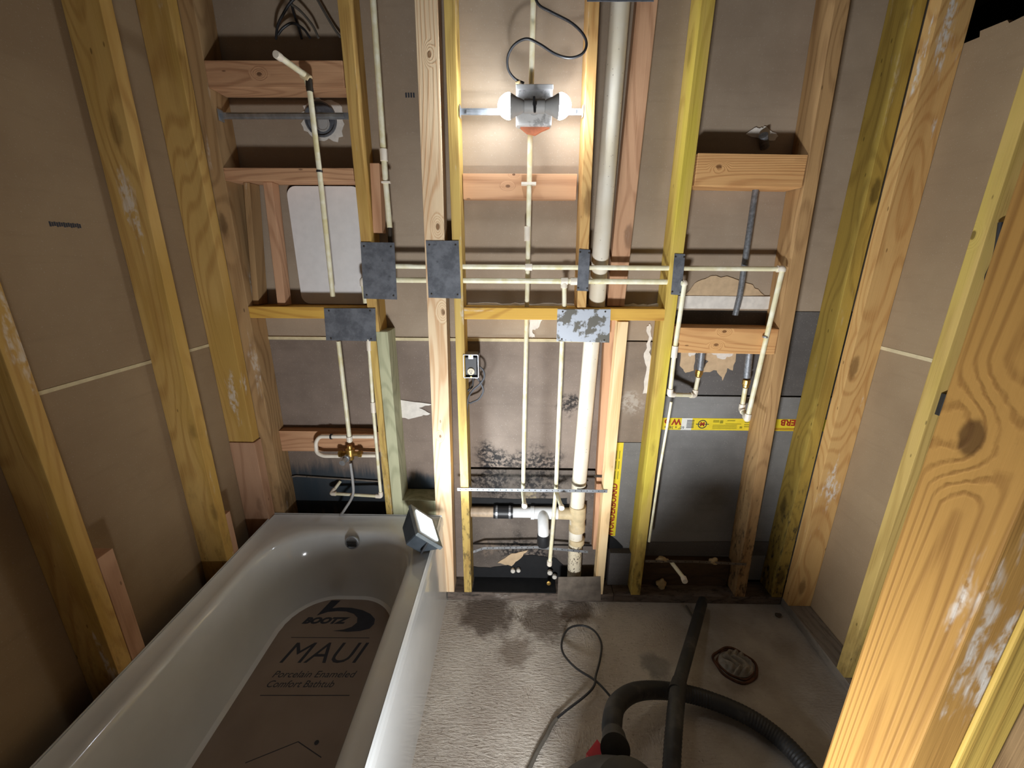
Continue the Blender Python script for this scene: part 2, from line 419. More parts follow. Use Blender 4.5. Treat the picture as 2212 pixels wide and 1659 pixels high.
CEIL = plain('shade_dark_ceiling', C(44,36,28), .9)  # coloured dark so the opening above the torn sheet reads as shade
DARKW = plain('dark_room', C(22,18,15), .9)  # near-black colour stands in for the unlit room beyond

# ------------------------------------------------------------------ the setting
XL, XR, WD = -.957, 1.107, .089     # faces of the left and right stud walls; stud depth
XLW, XRW = XL-WD, XR+WD
def struct(name, bm, mat, **k): return obj(name, bm, mat, kind='structure', **k)
struct('floor', box((-1.25, -2.2, -.03), (1.6, .12, 0)), FLOORM)
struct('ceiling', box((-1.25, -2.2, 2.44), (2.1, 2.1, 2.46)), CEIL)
ZS = 1.095
bm = box((XLW-.01, .0895, ZS), (.5, .102, 2.44)); box((.5, .0895, 1.205), (XRW+.02, .102, 2.44), bm=bm)
struct('wall_back', bm, PAPER)
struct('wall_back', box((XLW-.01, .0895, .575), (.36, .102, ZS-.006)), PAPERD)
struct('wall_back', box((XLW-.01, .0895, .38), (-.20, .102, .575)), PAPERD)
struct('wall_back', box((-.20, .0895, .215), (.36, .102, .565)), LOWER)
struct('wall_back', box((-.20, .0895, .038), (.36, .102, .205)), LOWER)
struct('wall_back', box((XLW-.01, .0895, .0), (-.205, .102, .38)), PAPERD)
struct('wall_back_outer', box((XLW-.05, .125, -.02), (XRW+.05, .14, 2.44)), BLACK)
struct('trim_1', box((XLW, .084, ZS-.007), (.30, .0895, ZS+.004)), CREAMT)      # white factory edge along the back wall's seam
bm = box((XLW-.012, -2.2, 0), (XLW, .09, 1.086)); box((XLW-.012, -2.2, 1.096), (XLW, .09, 2.44), bm=bm)
struct('wall_left', bm, PAPERL)
struct('trim_2', box((XLW-.006, -2.2, 1.0865), (XLW+.0015, .085, 1.0955)), CREAMT)
# right-hand sheet ends below the ceiling in a torn, stepped edge
bm = bmesh.new()
he = [pxx(x, y, XRW) for x, y in ((2030,118),(2082,94),(2116,80),(2117,67),(2176,43),(2180,50),(2212,34),(2260,14))]
poly = [(-2.2, .0), (.09, 0), (.09, he[0].z)]+[(p.y, p.z) for p in he]+[(-2.2, he[-1].z+.01)]
pp = [(y, z) for y, z in poly]
a = [bm.verts.new((XRW, y, z)) for y, z in pp]; b = [bm.verts.new((XRW+.0125, y, z)) for y, z in pp]
bm.faces.new(a); bm.faces.new(b[::-1])
for i in range(len(pp)): bm.faces.new((a[i], b[i], b[(i+1) % len(pp)], a[(i+1) % len(pp)]))
struct('wall_right', bm, PAPERL)
struct('trim_3', box((XRW-.0015, -.9, 1.098), (XRW+.001, -.002, 1.109)), CREAMT)
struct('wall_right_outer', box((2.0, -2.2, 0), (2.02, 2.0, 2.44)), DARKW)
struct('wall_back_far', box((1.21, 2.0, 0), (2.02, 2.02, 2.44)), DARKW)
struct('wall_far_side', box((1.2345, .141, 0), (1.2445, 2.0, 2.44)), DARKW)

# ------------------------------------------------------------------ studs of the back wall
EDGE = {}
def vstud(name, top, bot, w, yf, yb, z0, z1, mat, label, cat='wall stud', group=None, bev=.0018):
    """front left edge passes through two measured points; w is its width"""
    a, b = py(*top, yf), py(*bot, yf)
    fx = lambda z: b.x+(a.x-b.x)*(z-b.z)/(a.z-b.z)
    x0, x1 = fx(z0), fx(z1); EDGE[top[0]] = fx
    bm = hexa(bmesh.new(), [(x0,yf,z0),(x0+w,yf,z0),(x0+w,yb,z0),(x0,yb,z0),(x1,yf,z1),(x1+w,yf,z1),(x1+w,yb,z1),(x1,yb,z1)], bev)
    return obj(name, bm, mat, None, label, cat, group)
T = 2.44
def abox(name, a, b, mat, label, cat, bev=.0018, group=None): return obj(name, box(a, b, bev), mat, None, label, cat, group)
abox('wall_stud', (XL-.003, .001, .038), (XL+.043, WD, T), BRZ, 'rough brown corner stud at the far left end of the back wall, beside the blocking', 'wall stud')
vstud('wall_stud', (728, 0), (777, 500), .034, 0, WD, 1.13, T, Y1, 'yellow stud to the right of the white panel, upper length ending at the nail plate', 'wall stud')
vstud('wall_stud', (800, 760), (832, 1085), .024, 0, WD, .038, 1.126, Y3, 'pale cream stud rising from behind the tub, thin pipe along its left edge', 'wall stud')
vstud('wall_stud', (816, 760), (847, 1085), .040, -.001, WD, .38, 1.135, GRN, 'grey-green sistered stud with a cut top above the tub', 'wall stud')
vstud('wall_stud', (797, 690), (797, 720), .026, .004, WD-.004, 1.137, 1.30, Y3, 'short olive stud end between the two nail plates right of the white panel', 'wall stud')
vstud('wall_stud', (895, 0), (941, 1100), .064, -.001, .060, .038, T, LT, 'broad pale new stud left of centre, its foot beside the tub apron', 'wall stud')
vstud('wall_stud', (958, 0), (1000, 1200), .031, 0, WD, .038, T, Y3, 'narrow yellow stud with black mould right of the broad pale stud', 'wall stud')
vstud('wall_stud', (1272, 0), (1253, 500), .030, 0, WD, 1.222, T, OR, 'orange-yellow stud between the lit bulbs and the white stack pipe', 'wall stud')
vstud('flat_board', (1305, 740), (1281, 1180), .052, .050, .086, .22, 1.176, RD, 'pinkish flat board behind the lower stack pipe', 'board')
vstud('flat_board', (1376, 0), (1327, 500), .060, .050, .086, 1.222, T, RD, 'dusty reddish board right of the upper stack pipe', 'board')
vstud('wall_stud', (1335, 700), (1286, 1260), .035, 0, .045, .038, 1.176, CR, 'clean cream stud right of the lower stack pipe, under the long yellow blocking', 'wall stud')
vstud('wall_stud', (1516, 0), (1373, 1200), .038, 0, WD, .038, T, Y2, 'vivid yellow stud with the narrow nail plate, right of the blocking', 'wall stud')
vstud('wall_stud', (1804, 0), (1627, 1053), .042, 0, WD, .038, T, BRS, 'brown stud right of the shower valve stub, mouldy at its foot', 'wall stud')
abox('wall_stud', (1.064, .0005, .038), (1.105, WD, T), OLV, 'olive corner stud at the right end of the back wall', 'wall stud')
# bottom plates
abox('bottom_plate', (-.285, .0, .0), (.41, WD, .037), PLX, 'dirty wooden bottom plate under the studs in the middle bay', 'floor plate')
abox('bottom_plate', (.412, .001, .0), (1.105, WD, .036), PLX, 'dark bottom plate in the right-hand bays', 'floor plate')  # same dark plate wood as the middle bay
abox('bottom_plate', (1.108, -1.02, .0), (XRW-.001, .085, .037), PLY_, 'grey dusty bottom plate running toward the viewer along the right wall', 'floor plate')

# ------------------------------------------------------------------ studs of the side walls
def sstud(y0, y1, z0, z1, side, mat, label, dx=0.0, depth=None, bev=.0018, name='wall_stud', lean=0.0):
    if side < 0: x0, x1 = XLW+.0005, XL+dx
    else: x0, x1 = XR-dx, XRW-.0005
    return obj(name, hexa(bmesh.new(), [(x0,y0,z0),(x1,y0,z0),(x1,y1,z0),(x0,y1,z0),(x0,y0+lean,z1),(x1,y0+lean,z1),(x1,y1+lean,z1),(x0,y1+lean,z1)], bev), mat, None, label, 'wall stud' if name == 'wall_stud' else 'board')
sstud(-.040, -.002, .735, T, -1, Y1, 'knotty yellow stud on the left wall nearest the back corner')
sstud(-.041, -.001, .0, .732, -1, RBX, 'newer reddish stud piece below the knotty yellow stud at the back left corner', dx=.004)
sstud(-.277, -.241, .0, T, -1, Y1, 'long yellow stud in the middle of the left wall with a chalky smear', lean=.018)
sstud(-.664, -.628, .0, T, -1, Y1, 'yellow stud nearest the viewer on the left wall')
sstud(-1.06, -1.022, .0, T, -1, BRZ, 'shadowed stud at the left wall beside the viewer')
sstud(-.626, -.588, .30, .715, -1, RBX, 'short pinkish support board beside the near left stud, behind the tub rim', name='support_board', dx=-.001)
sstud(-.238, -.214, .30, .565, -1, RBX, 'short pale support board at the foot of the middle left stud', name='support_board', dx=-.001)
sstud(-.042, -.001, .037, T, 1, OR, 'orange stud on the right wall in the back corner with white plaster smears', lean=-.002)
sstud(-.342, -.306, .037, T, 1, Y4, 'bright yellow-edged stud on the right wall in front of the plain drywall')
# near doorway post
obj('door_stud', hexa(bmesh.new(), [(.435,-1.082,0),(.478,-1.082,0),(.478,-.993,0),(.435,-.993,0),(.437,-1.082,T),(.480,-1.082,T),(.480,-.993,T),(.437,-.993,T)], .002), POST, None, 'big orange-yellow doorway post nearest the viewer at right, with a large knot', 'door post')
obj('door_stud', hexa(bmesh.new(), [(.4805,-1.084,0),(.520,-1.084,0),(.520,-.993,0),(.4805,-.993,0),(.4825,-1.084,T),(.522,-1.084,T),(.522,-.993,T),(.4825,-.993,T)], .002), POST2, None, 'second doorway stud at the lower right corner, behind the big knotty post', 'door post')
obj('door_stud', box((.5235, -1.080, 0), (.562, -.993, T), .002), BRZ, None, 'third doorway stud, brown, at the very edge of the lower right corner', 'door post')

# ------------------------------------------------------------------ horizontal blocking
def block(pa, pb, yf, yb, mat, label, bev=.002, tilt=0.0):
    a, b = py(*pa, yf), py(*pb, yf)
    x0, x1, z1, z0 = a.x, b.x, a.z, b.z
    return obj('blocking_board', hexa(bmesh.new(), [(x0,yf,z0),(x1,yf,z0-tilt),(x1,yb,z0-tilt),(x0,yb,z0),(x0,yf,z1),(x1,yf,z1-tilt),(x1,yb,z1-tilt),(x0,yb,z1)], bev), mat, None, label, 'blocking')
bx = lambda x: py(x, 500, 0).x
def blk(x0, x1, yf, yb, z0, z1, mat, label, tilt=0.0, bev=.002):
    return obj('blocking_board', hexa(bmesh.new(), [(x0,yf,z0),(x1,yf,z0-tilt),(x1,yb,z0-tilt),(x0,yb,z0),(x0,yf,z1),(x1,yf,z1-tilt),(x1,yb,z1-tilt),(x0,yb,z1)], bev), mat, None, label, 'blocking')
XA, XB = XL+.0435, -.514       # first bay
XBf = lambda z: py(728, 0).x+(py(777, 500).x-py(728, 0).x)*(py(728, 0).z-z)/(py(728, 0).z-py(777, 500).z)-.0015
blk(XA, XBf(1.95), .0, .080, 1.851, 1.919, REDX, 'dusty reddish blocking under the hanging cables at top left')
blk(XA, XBf(1.68), .0, WD-.001, 1.604, 1.640, REDX, 'thin flat blocking board above the white panel')
blk(XA, -.5035, .0, WD-.001, 1.178, 1.217, YX, 'yellow flat blocking under the white panel, with the wide nail plate on it')
blk(XA, -.469, .050, WD-.001, .655, .740, REDX, 'reddish blocking behind the tub valve')
blk(-.4625, -.2965, .0, .085, .405, .475, GRN, 'grey blocking behind the flood light at the tub corner')
blk(-.182, .183, .055, WD-.001, 1.560, 1.636, REDX, 'reddish knotty blocking below the lit bulbs')
blk(-.183, .492, .0, WD-.001, 1.180, 1.219, YX, 'long yellow blocking with a dusty top and the tarnished nail plate in the middle')
blk(.535, EDGE[1804](1.64)-.0035, .0, WD-.001, 1.594, 1.684, ORX, 'orange blocking high in the right bay, steel pipe behind it', tilt=.004)
blk(.542, EDGE[1804](1.11)-.003, .0, WD-.001, 1.071, 1.158, ORX, 'two-knot orange blocking in the right bay with the pipe clipped to it', tilt=.003)
# short vertical pieces
vstud('support_board', (568, 395), (597, 640), .028, .02, .06, 1.219, 1.6035, RD, 'short upright board left of the white panel', 'board')
vstud('support_board', (525, 395), (545, 640), .02, .03, .085, 1.219, 1.6035, BRZ, 'narrow upright board beside the corner stud left of the white panel', 'board')
vstud('support_board', (798, 345), (806, 500), .030, .03, .07, 1.455, 1.66, RD, 'short brown cleat behind the upper nail plate, beside the cream pipe', 'board')
# dusty white strip on the long blocking
# ------------------------------------------------------------------ wall sheets of the right-hand bays
def sheet(name, x0, x1, z0, z1, mat, label, cat, y0=.0895, y1=.100): return obj(name, box((x0, y0, z0), (x1, y1, z1), .001), mat, None, label, cat)
sheet('mortar_board', .362, .499, .692, 1.090, STONE, 'brown mortar-stained sheet between the cream stud and the vivid yellow stud', 'wall board')
cbl = sheet('cement_board', .362, .499, .04, .690, CEM, 'narrow grey cement board with an upright yellow label, left of the vivid yellow stud', 'cement board')
sheet('cement_board', .501, XRW, .890, 1.203, CEMD, 'dark upper cement board behind the two steel pipes in the right bay', 'cement board')
cbr = sheet('cement_board', .501, XRW, .045, .884, CEM, 'large grey cement board with an upside-down yellow label in the right bay', 'cement board')
obj('gypsum_strip', box((.555, .083, 1.212), (.905, .0892, 1.256), .001), GYP, None, 'white exposed gypsum strip above the two-knot orange blocking', 'drywall edge')
def blob(pts, Y, mat, name, label, cat, jag=.004, th=.003, n=4):
    """irregular torn patch: outline given in photograph pixels on the plane Y, roughened"""
    P = [py(x, y, Y) for x, y in pts]; out = []
    for i, p in enumerate(P):
        q = P[(i+1) % len(P)]
        for k in range(n):
            c = p.lerp(q, k/n)
            if k: c = c+Vector((random.uniform(-jag, jag), 0, random.uniform(-jag, jag)))
            out.append((c.x, c.z))
    return obj(name, prism(out, Y, Y-th), mat, None, label, cat)
blob([(1478,638),(1500,612),(1535,596),(1580,600),(1625,615),(1650,638)], .0888, TORN, 'torn_patch', 'cream torn paper patch above the white gypsum strip in the right bay', 'torn paper')
blob([(1500,757),(1530,757),(1590,757),(1582,800),(1570,795),(1560,822),(1548,800),(1515,805),(1530,780)], .0888, TORN, 'torn_patch', 'hanging brown torn paper under the two-knot orange blocking', 'torn paper')
blob([(1470,757),(1502,757),(1498,800),(1480,805),(1468,790)], .087, TORN, 'torn_patch', 'folded torn paper beside the vivid yellow stud', 'torn paper', jag=.002)
blob([(1530,755),(1588,755),(1582,768),(1560,776),(1540,766)], .0855, GYP, 'torn_patch', 'crumbling white plaster under the two-knot orange blocking', 'plaster')
blob([(1480,754),(1504,754),(1500,766),(1490,770)], .085, GYP, 'torn_patch', 'small bit of crumbling plaster beside the vivid yellow stud', 'plaster')
blob([(1404,700),(1408,730),(1402,760),(1407,800),(1396,850),(1388,850),(1396,800),(1390,770),(1400,735),(1397,705)], .0888, GYP, 'torn_patch', 'ragged broken drywall edge left of the vivid yellow stud', 'drywall edge', jag=.004)
blob([(853,861),(935,873),(905,881),(930,893),(912,898),(883,905),(855,898)], .0888, GYP, 'torn_patch', 'ragged pale torn patch on the wall left of the broad pale stud', 'torn paper', jag=.003)
blob([(1142,690),(1172,690),(1160,710),(1150,712),(1155,728),(1143,728)], .0888, GYP, 'torn_patch', 'chipped plaster behind the left middle pipe below the long blocking', 'plaster', jag=.003)
blob([(1075,1215),(1105,1195),(1140,1188),(1125,1205),(1105,1222)], .0888, TORN, 'torn_patch', 'brown torn paper flap beside the black hole at the foot of the middle bay', 'torn paper', jag=.003)
blob([(1008,1222),(1060,1226),(1095,1222),(1108,1200),(1150,1198),(1200,1205),(1225,1225),(1250,1235),(1250,1272),(1012,1272)], .0885, BLACK, 'dark_opening', 'black opening at the foot of the middle bay', 'hole', jag=.003, th=.002)
blob([(1360,1170),(1720,1170),(1720,1200),(1360,1200)], .0888, CEMD, 'membrane_strip', 'dark folded membrane strip along the foot of the right bays', 'membrane', jag=.002)
blob([(1310,1150),(1330,1165),(1345,1180),(1345,1205),(1335,1220),(1322,1210),(1312,1180)], .088, BLACK, 'round_hole', 'dark oval hole low in the narrow cement board', 'hole', jag=.0, th=.002, n=3)
abox('shelf_liner', (.395, .055, .037), (.492, .088, .20), CEMD, 'dark panel scrap standing on the bottom plate under the oval hole', 'scrap panel')
abox('backing_board', (.50, .060, .037), (.905, .088, .165), wood('dark_board', C(86,66,48), C(50,38,30), 'x', rings=8, mold=.6, mold_z=.4), 'dark board at the foot of the right bay behind the pipe stub', 'board')  # board coloured dark brown all over

blob([(1008,1074),(1110,1078),(1225,1076),(1225,1091),(1100,1092),(1008,1090)], .0886, BLACK, 'dark_gap', 'dark gap between wall boards behind the drain arm', 'gap', jag=.002, th=.001)
obj('black_residue', box((-.180, .004, .0372), (.170, .088, .0395)), BLACK, None, 'black sooty residue on the bottom plate behind the white plug knobs', 'residue')
# ------------------------------------------------------------------ yellow labels on the cement boards
def flat_text(s, size, cen, ux, uz, mat, parent, name, Y, shear=0, bold=0, sx=1):
    bm = text_bm(s, size, shear, .0002, bold)
    ux, uz = Vector(ux), Vector(uz); n = ux.cross(uz)
    m = Matrix.Identity(4)
    for i in range(3): m[i][0] = ux[i]*sx; m[i][1] = uz[i]; m[i][2] = n[i]; m[i][3] = cen[i]
    return obj(name, xform(bm, m), mat, parent)
def rect(x0, x1, z0, z1, Y, mat, parent, name, label=None, th=.0008, **k): return obj(name, box((x0, Y-th, z0), (x1, Y, z1)), mat, parent, label, **k)
zt0, zt1 = .747, .796; YL = .0893
lab = rect(.535, XRW-.01, zt0, zt1, YL, YTAPE, cbr, 'printed_label', 'yellow label printed upside down')
YT = YL-.0009
rect(.632, .672, zt0, zt1, YT+.0001, TWH, lab, 'label_panel', th=.0006)
flat_text('W', .034, (.612, YT-.0006, .781), (-1,0,0), (0,0,-1), TREDM, lab, 'lettering', 0, bold=.0012, sx=1.0)
flat_text('O', .026, (.577, YT-.0006, .783), (-1,0,0), (0,0,-1), TREDM, lab, 'lettering', 0, bold=.0012)
flat_text('60" x 36" x', .017, (.606, YT-.0006, .757), (-1,0,0), (0,0,-1), INK, lab, 'lettering', 0)
for k in range(6): rect(.652, .680, .7555+k*.006, .7585+k*.006, YT-.0003, INK, lab, 'barcode_bar', th=.0004)
bm = tube([( .712+.016*math.cos(a/16*6.2832), YT-.001, .7715+.016*math.sin(a/16*6.2832)) for a in range(17)], .0016, 6); obj('round_emblem', bm, INK, lab)
flat_text('M', .022, (.712, YT-.0006, .771), (1,0,0), (0,0,1), TREDM, lab, 'lettering', 0, bold=.0012)
rect(.688, .737, .770, .773, YT-.0003, INK, lab, 'emblem_bar', th=.0004)
for i, (xa, xb, za, zb) in enumerate([(.752,.775,.780,.783),(.752,.775,.785,.788),(.778,.790,.776,.788),(.805,.835,.786,.789),(.752,.845,.767,.769),(.752,.845,.761,.763),(.752,.845,.755,.757),(.80,.86,.773,.775),(.856,.866,.756,.764),(.872,.93,.770,.773),(.872,.93,.762,.765),(.872,.93,.779,.782)]):
    rect(xa, xb, za, zb, YT-.0003, TGRN, lab, 'print_line', th=.0004)
flat_text('DERB', .034, (1.050, YT-.0006, .783), (-1,0,0), (0,0,-1), TREDM, lab, 'lettering', 0, bold=.0012, sx=1.0)
rect(.99, 1.09, .7565, .7585, YT-.0003, TREDM, lab, 'print_line', th=.0004); rect(.99, 1.09, .7515, .7535, YT-.0003, TREDM, lab, 'print_line', th=.0004)
# upright label
lab2 = rect(.372, .418, .26, .690, YL, YTAPE, cbl, 'printed_label', 'yellow label reading upward')
flat_text('WONDERBOARD', .036, (.397, YT-.0006, .385), (0,0,1), (-1,0,0), TREDM, lab2, 'lettering', 0, bold=.001, sx=.88)
for k in range(9):
    rect(.380+(k % 3)*.012, .384+(k % 3)*.012, .53+.045*(k//3), .565+.045*(k//3), YT-.0003, TGRN, lab2, 'print_line', th=.0004)
# illegible stamps on the drywall paper
bm = bmesh.new()
_a, _b = pxx(106, 483, XLW), pxx(175, 486, XLW); _w = (_b.y-_a.y)/14; _z = _a.z
for k in range(14): box((XLW, _a.y+k*_w, _z-.006+.001*(k % 3)), (XLW+.0006, _a.y+(k+.72)*_w, _z+.005-.001*(k % 2)), bm=bm)
tag(obj('ink_stamp', bm, INK), 'small dark ink stamp on the left drywall', 'stamp')
bm = bmesh.new()
for k in range(4): box((-.358+k*.008, .0888, 1.855), (-.353+k*.008, .0895, 1.868), bm=bm)
tag(obj('ink_stamp', bm, INK), 'small dark ink stamp on the drywall left of the broad pale stud', 'stamp')

# ------------------------------------------------------------------ nail plates
def plate(corners, Y, label, mat=GALV, th=.0016, holes=True, name='nail_plate'):
    """corners clockwise from top left, photograph pixels, measured on the stud faces"""
    P = [py(x, y, Y) for x, y in corners]
    bm = prism([(p.x, p.z) for p in P], Y, Y-th)
    o = obj(name, bm, mat, None, label, 'nail plate')
    if holes:
        cx = sum(p.x for p in P)/4; cz = sum(p.z for p in P)/4
        for p in P:
            s = Vector((p.x+(cx-p.x)*.2, 0, p.z+(cz-p.z)*.14))
            obj('nail', lathe((s.x, Y-th, s.z), (0,-1,0), [(0,.003),(.0012,.003),(.0016,.0015)], 8), DARKM, o)
    return o
plate([(779,523),(852,524),(858,647),(786,645)], -.0022, 'dark grey nail plate right of the white panel')
plate([(920,520),(991,520),(996,645),(926,643)], -.0025, 'dark grey nail plate on the broad pale stud')
plate([(1251,538),(1275,540),(1270,629),(1246,628)], -.0012, 'narrow nail plate left of the white stack pipe')
plate([(1457,548),(1480,549),(1471,638),(1449,636)], -.0012, 'narrow nail plate on the vivid yellow stud')
plate([(700,666),(811,666),(813,737),(705,735)], -.0024, 'wide nail plate on the blocking left, just above the tub riser pipe')
plate([(1204,668),(1319,668),(1316,740),(1202,737)], -.0018, 'wide tarnished nail plate on the middle of the long blocking', GALVT)
plate([(1206,1246),(1297,1245),(1298,1297),(1204,1295)], -.0016, 'brown-grey steel plate over the bottom plate at the foot of the stack pipe', GALVD, holes=False)
plate([(1268,-14),(1412,-14),(1412,4),(1268,4)], -.003, 'dark steel strip across the top of the stack pipe', GALV, holes=False)

# ------------------------------------------------------------------ white recessed panel behind the left bay
P0, P1 = py(608, 395, .086), py(640, 660, .086)
x0, x1, z0, z1, rr = -.765, -.519, 1.2195, 1.600, .03
pl = []
for cx, cz, a0 in ((x0+rr, z0+rr, 180), (x1-rr, z0+rr, 270), (x1-rr, z1-rr, 0), (x0+rr, z1-rr, 90)):
    for k in range(7):
        a = math.radians(a0+k*15); pl.append((cx+rr*math.cos(a), cz+rr*math.sin(a)))
ap = obj('access_panel', prism(pl, .074, .0865), WHITEP, None, 'white rounded access panel in the left bay between two blocking boards', 'panel')

gc = ((x0+x1)/2, (z0+z1)/2)
obj('dark_gap', prism([(gc[0]+(x-gc[0])*1.05, gc[1]+(z-gc[1])*1.028+.003) for x, z in pl], .0868, .0892), BLACK, ap)  # black sheet paints the shadow in the gap around the panel
dz_ = [(-.178+k*.0167, 1.2205+random.uniform(.002, .009)) for k in range(41)]
obj('plaster_dust', prism([(-.178, 1.2195), (.49, 1.2195)]+dz_[::-1], .070, .0885), GYP, None, 'thin ridge of white plaster dust along the back of the long yellow blocking', 'dust', kind='stuff')
# ------------------------------------------------------------------ round ceiling-type box and bar hangers
def cyl(p0, p1, r, bm=None, seg=16): return tube([p0, p1], r, seg, bm)
rb = empty('round_junction_box', (-.565, .0885, 1.78), 'grey round electrical box set in torn white plaster, top of the left bay', 'junction box')
c0 = py(693, 258, .085)
obj('box_body', lathe((c0.x, .0892, c0.z), (0,-1,0), [(0,.050),(.010,.050),(.010,.046),(.004,.044)], 28), GALV, rb)
obj('box_rim', lathe((c0.x+.006, .079, c0.z-.012), (0,-1,0), [(0,.024),(.003,.024),(.003,.020),(.001,.018)], 24), GREYP, rb)
pts = []
for k in range(40):
    a = k/40*2*math.pi; r_ = .060+random.uniform(-.006, .008)+(.012 if -1.2 < math.atan2(math.sin(a), math.cos(a)) < .9 else 0)
    pts.append((c0.x+r_*math.cos(a), c0.z+r_*math.sin(a)))
obj('plaster_ring', prism(pts, .0892, .0875), GYP, rb, 'ragged white plaster edge')
def bar(xa, xb, z, Y, label, t=.018):
    o = empty('bar_hanger', ((xa+xb)/2, Y, z-.009), label, 'bar hanger')
    obj('bar', box((xa, Y, z-t/2), (xb, Y+.004, z+t/2), .001), STEEL, o)
    obj('bar_rail', box((xa+.02, Y-.004, z-t/4), (xb-.02, Y, z+t/4), .001), STEEL, o)
    for x, s in ((xa, 1), (xb, -1)):
        obj('end_tab', box((min(x, x+s*.003), Y-.012, z-.016), (max(x, x+s*.003), Y+.012, z+.016), .001), STEEL, o)
    return o
zb = py(600, 250, .03).z
bar(XA+.001, XBf(zb)-.002, zb, .03, 'long steel bar hanger across the left bay in front of the round box')
bar(-.181, .187, py(1020, 241, .02).z, .02, 'steel bar hanger behind the lit bulb fixture')

# ------------------------------------------------------------------ pipes
R = .0078
def pipe(name, pts, r, mat, label, cat='pipe', fil=.0, parent=None, sp=False, group=None):
    pp = spline(pts, 8) if sp else fillet(pts, fil)
    return obj(name, tube(pp, r), mat, parent, label if parent is None else None, cat if parent is None else None, group=group, smooth=True)
def collar(p, ax, parent, r=.0108, ln=.018, mat=None, name='coupling'):
    p = Vector(p); ax = Vector(ax).normalized()
    return obj(name, lathe(p-ax*ln/2, ax, [(0, r*.9), (.001, r), (ln-.001, r), (ln, r*.9)], 18), mat or FIT, parent, smooth=True)
def clip(p, ax, parent, mat=CORD): return collar(p, ax, parent, .0095, .006, mat, 'pipe_clip')
def run(name, pts, r, mat, label, elbows=True, cat='pipe', couplings=(), clips=()):
    """a pipe run: one Empty, one mesh per straight length, an elbow fitting at each bend"""
    pts = [Vector(p) for p in pts]
    o = empty(name, min(pts, key=lambda p: p.z), label, cat)
    for a, b in zip(pts, pts[1:]): obj('pipe_length', tube([a, b], r), mat, o, smooth=True)
    if elbows:
        for a, b, c in zip(pts, pts[1:], pts[2:]):
            d1, d2 = (a-b).normalized(), (c-b).normalized()
            t = min(.020, (a-b).length*.5, (c-b).length*.5)
            q = [b+d1*t]+[b+d1*t*.6]+fillet([b+d1*t*.6, b, b+d2*t*.6], t*.6, 6)[1:-1]+[b+d2*t*.6, b+d2*t]
            obj('elbow', tube(q, r*1.38), FIT, o, smooth=True)
    for p, ax in couplings: collar(p, ax, o, r*1.4, .024)
    for p, ax in clips: clip(p, ax, o)
    return o
YP = .012
X2 = lambda x, y, Y=YP: py(x, y, Y)
z_h = X2(1150, 577).z; z_c = X2(1150, 607).z
a = X2(785, 577); el = X2(1684, 581); dn = X2(1614, 906)
up1 = py(1602, 884, .045); up2 = py(1610, 838, .045)
hot = run('supply_pipe', [(a.x+.0, YP+.02, a.z), (a.x+.012, YP, z_h), (el.x, YP, el.z), (el.x, -.004, el.z), X2(1614, 906, -.024), up1, up2], R, CPVC,
    'upper long horizontal cream pipe that turns down in the right bay to a brass adapter', couplings=[((X2(1142,577).x, YP, z_h-.0005), (1,0,0))])
clip(X2(1653, 728, -.013), (.1,0,1), hot, STEEL)
obj('brass_adapter', lathe(up2, (py(1612, 826, .045)-up2), [(0,.008),(.004,.011),(.012,.011),(.014,.0135),(.030,.0135),(.032,.012)], 12), BRASS, hot)
a = X2(785, 609); td = X2(1219, 608)
run('supply_pipe', [(a.x, YP+.004, X2(785, 655).z), (a.x, YP, z_c), (X2(1468,607).x, YP, z_c)], .0088, CPVC,
    'lower long horizontal cream pipe below the other, with a tee in the middle bay', couplings=[((td.x, YP, z_c), (1,0,0)), ((X2(1240,607).x, YP, z_c), (1,0,0))])
# cold pipe down the right edge of the vivid yellow stud
t1 = py(1479, 612, -.010)
s1, s2 = py(1500, 854, .04), py(1508, 815, .045)
rr_ = run('riser_pipe', [t1+Vector((-.01,0.0,.0)), t1, py(1457, 760, -.010), py(1447, 852, -.010), s1, s2], R*.95, CPVC, 'cream pipe beside the vivid yellow stud, turning right to a brass adapter')
obj('brass_adapter', lathe(s2, (py(1511, 800, .045)-s2), [(0,.008),(.004,.011),(.010,.011),(.012,.0135),(.026,.0135),(.028,.012)], 12), BRASS, rr_)
run('riser_pipe', [py(1450, 868, .002), py(1424, 1020, .0), py(1402, 1170, .0)], R*.6, CPVC, 'thin white edge pipe along the lower right side of the vivid yellow stud', elbows=False)
# galvanised nipples
pipe('steel_nipple', [py(1511, 805, .045), py(1517, 750, .045)], .0125, STEELP, 'short steel pipe hanging below the two-knot blocking, left one')
pipe('steel_nipple', [py(1613, 816, .045), py(1620, 750, .045)], .0125, STEELP, 'short steel pipe hanging below the two-knot blocking, right one')
sh = run('steel_riser', [py(1588, 681, .045), py(1598, 640, .045), py(1636, 385, .06)], .0095, STEELP, 'grey threaded steel pipe rising diagonally between the orange blocking boards of the right bay', elbows=False)
sp_ = empty('shower_stub', py(1650, 305, .08), 'grey pipe end poking through torn drywall above the high orange blocking', 'pipe')
obj('pipe_end', tube([py(1652, 318, .086), py(1649, 292, .06)], .013), STEELP, sp_, smooth=True)
blob([(1610,290),(1628,277),(1640,278),(1655,274),(1680,295),(1672,304),(1640,300)], .0888, GYP, 'torn_patch', 'torn drywall edges around the grey pipe end in the right bay', 'torn paper', jag=.003)
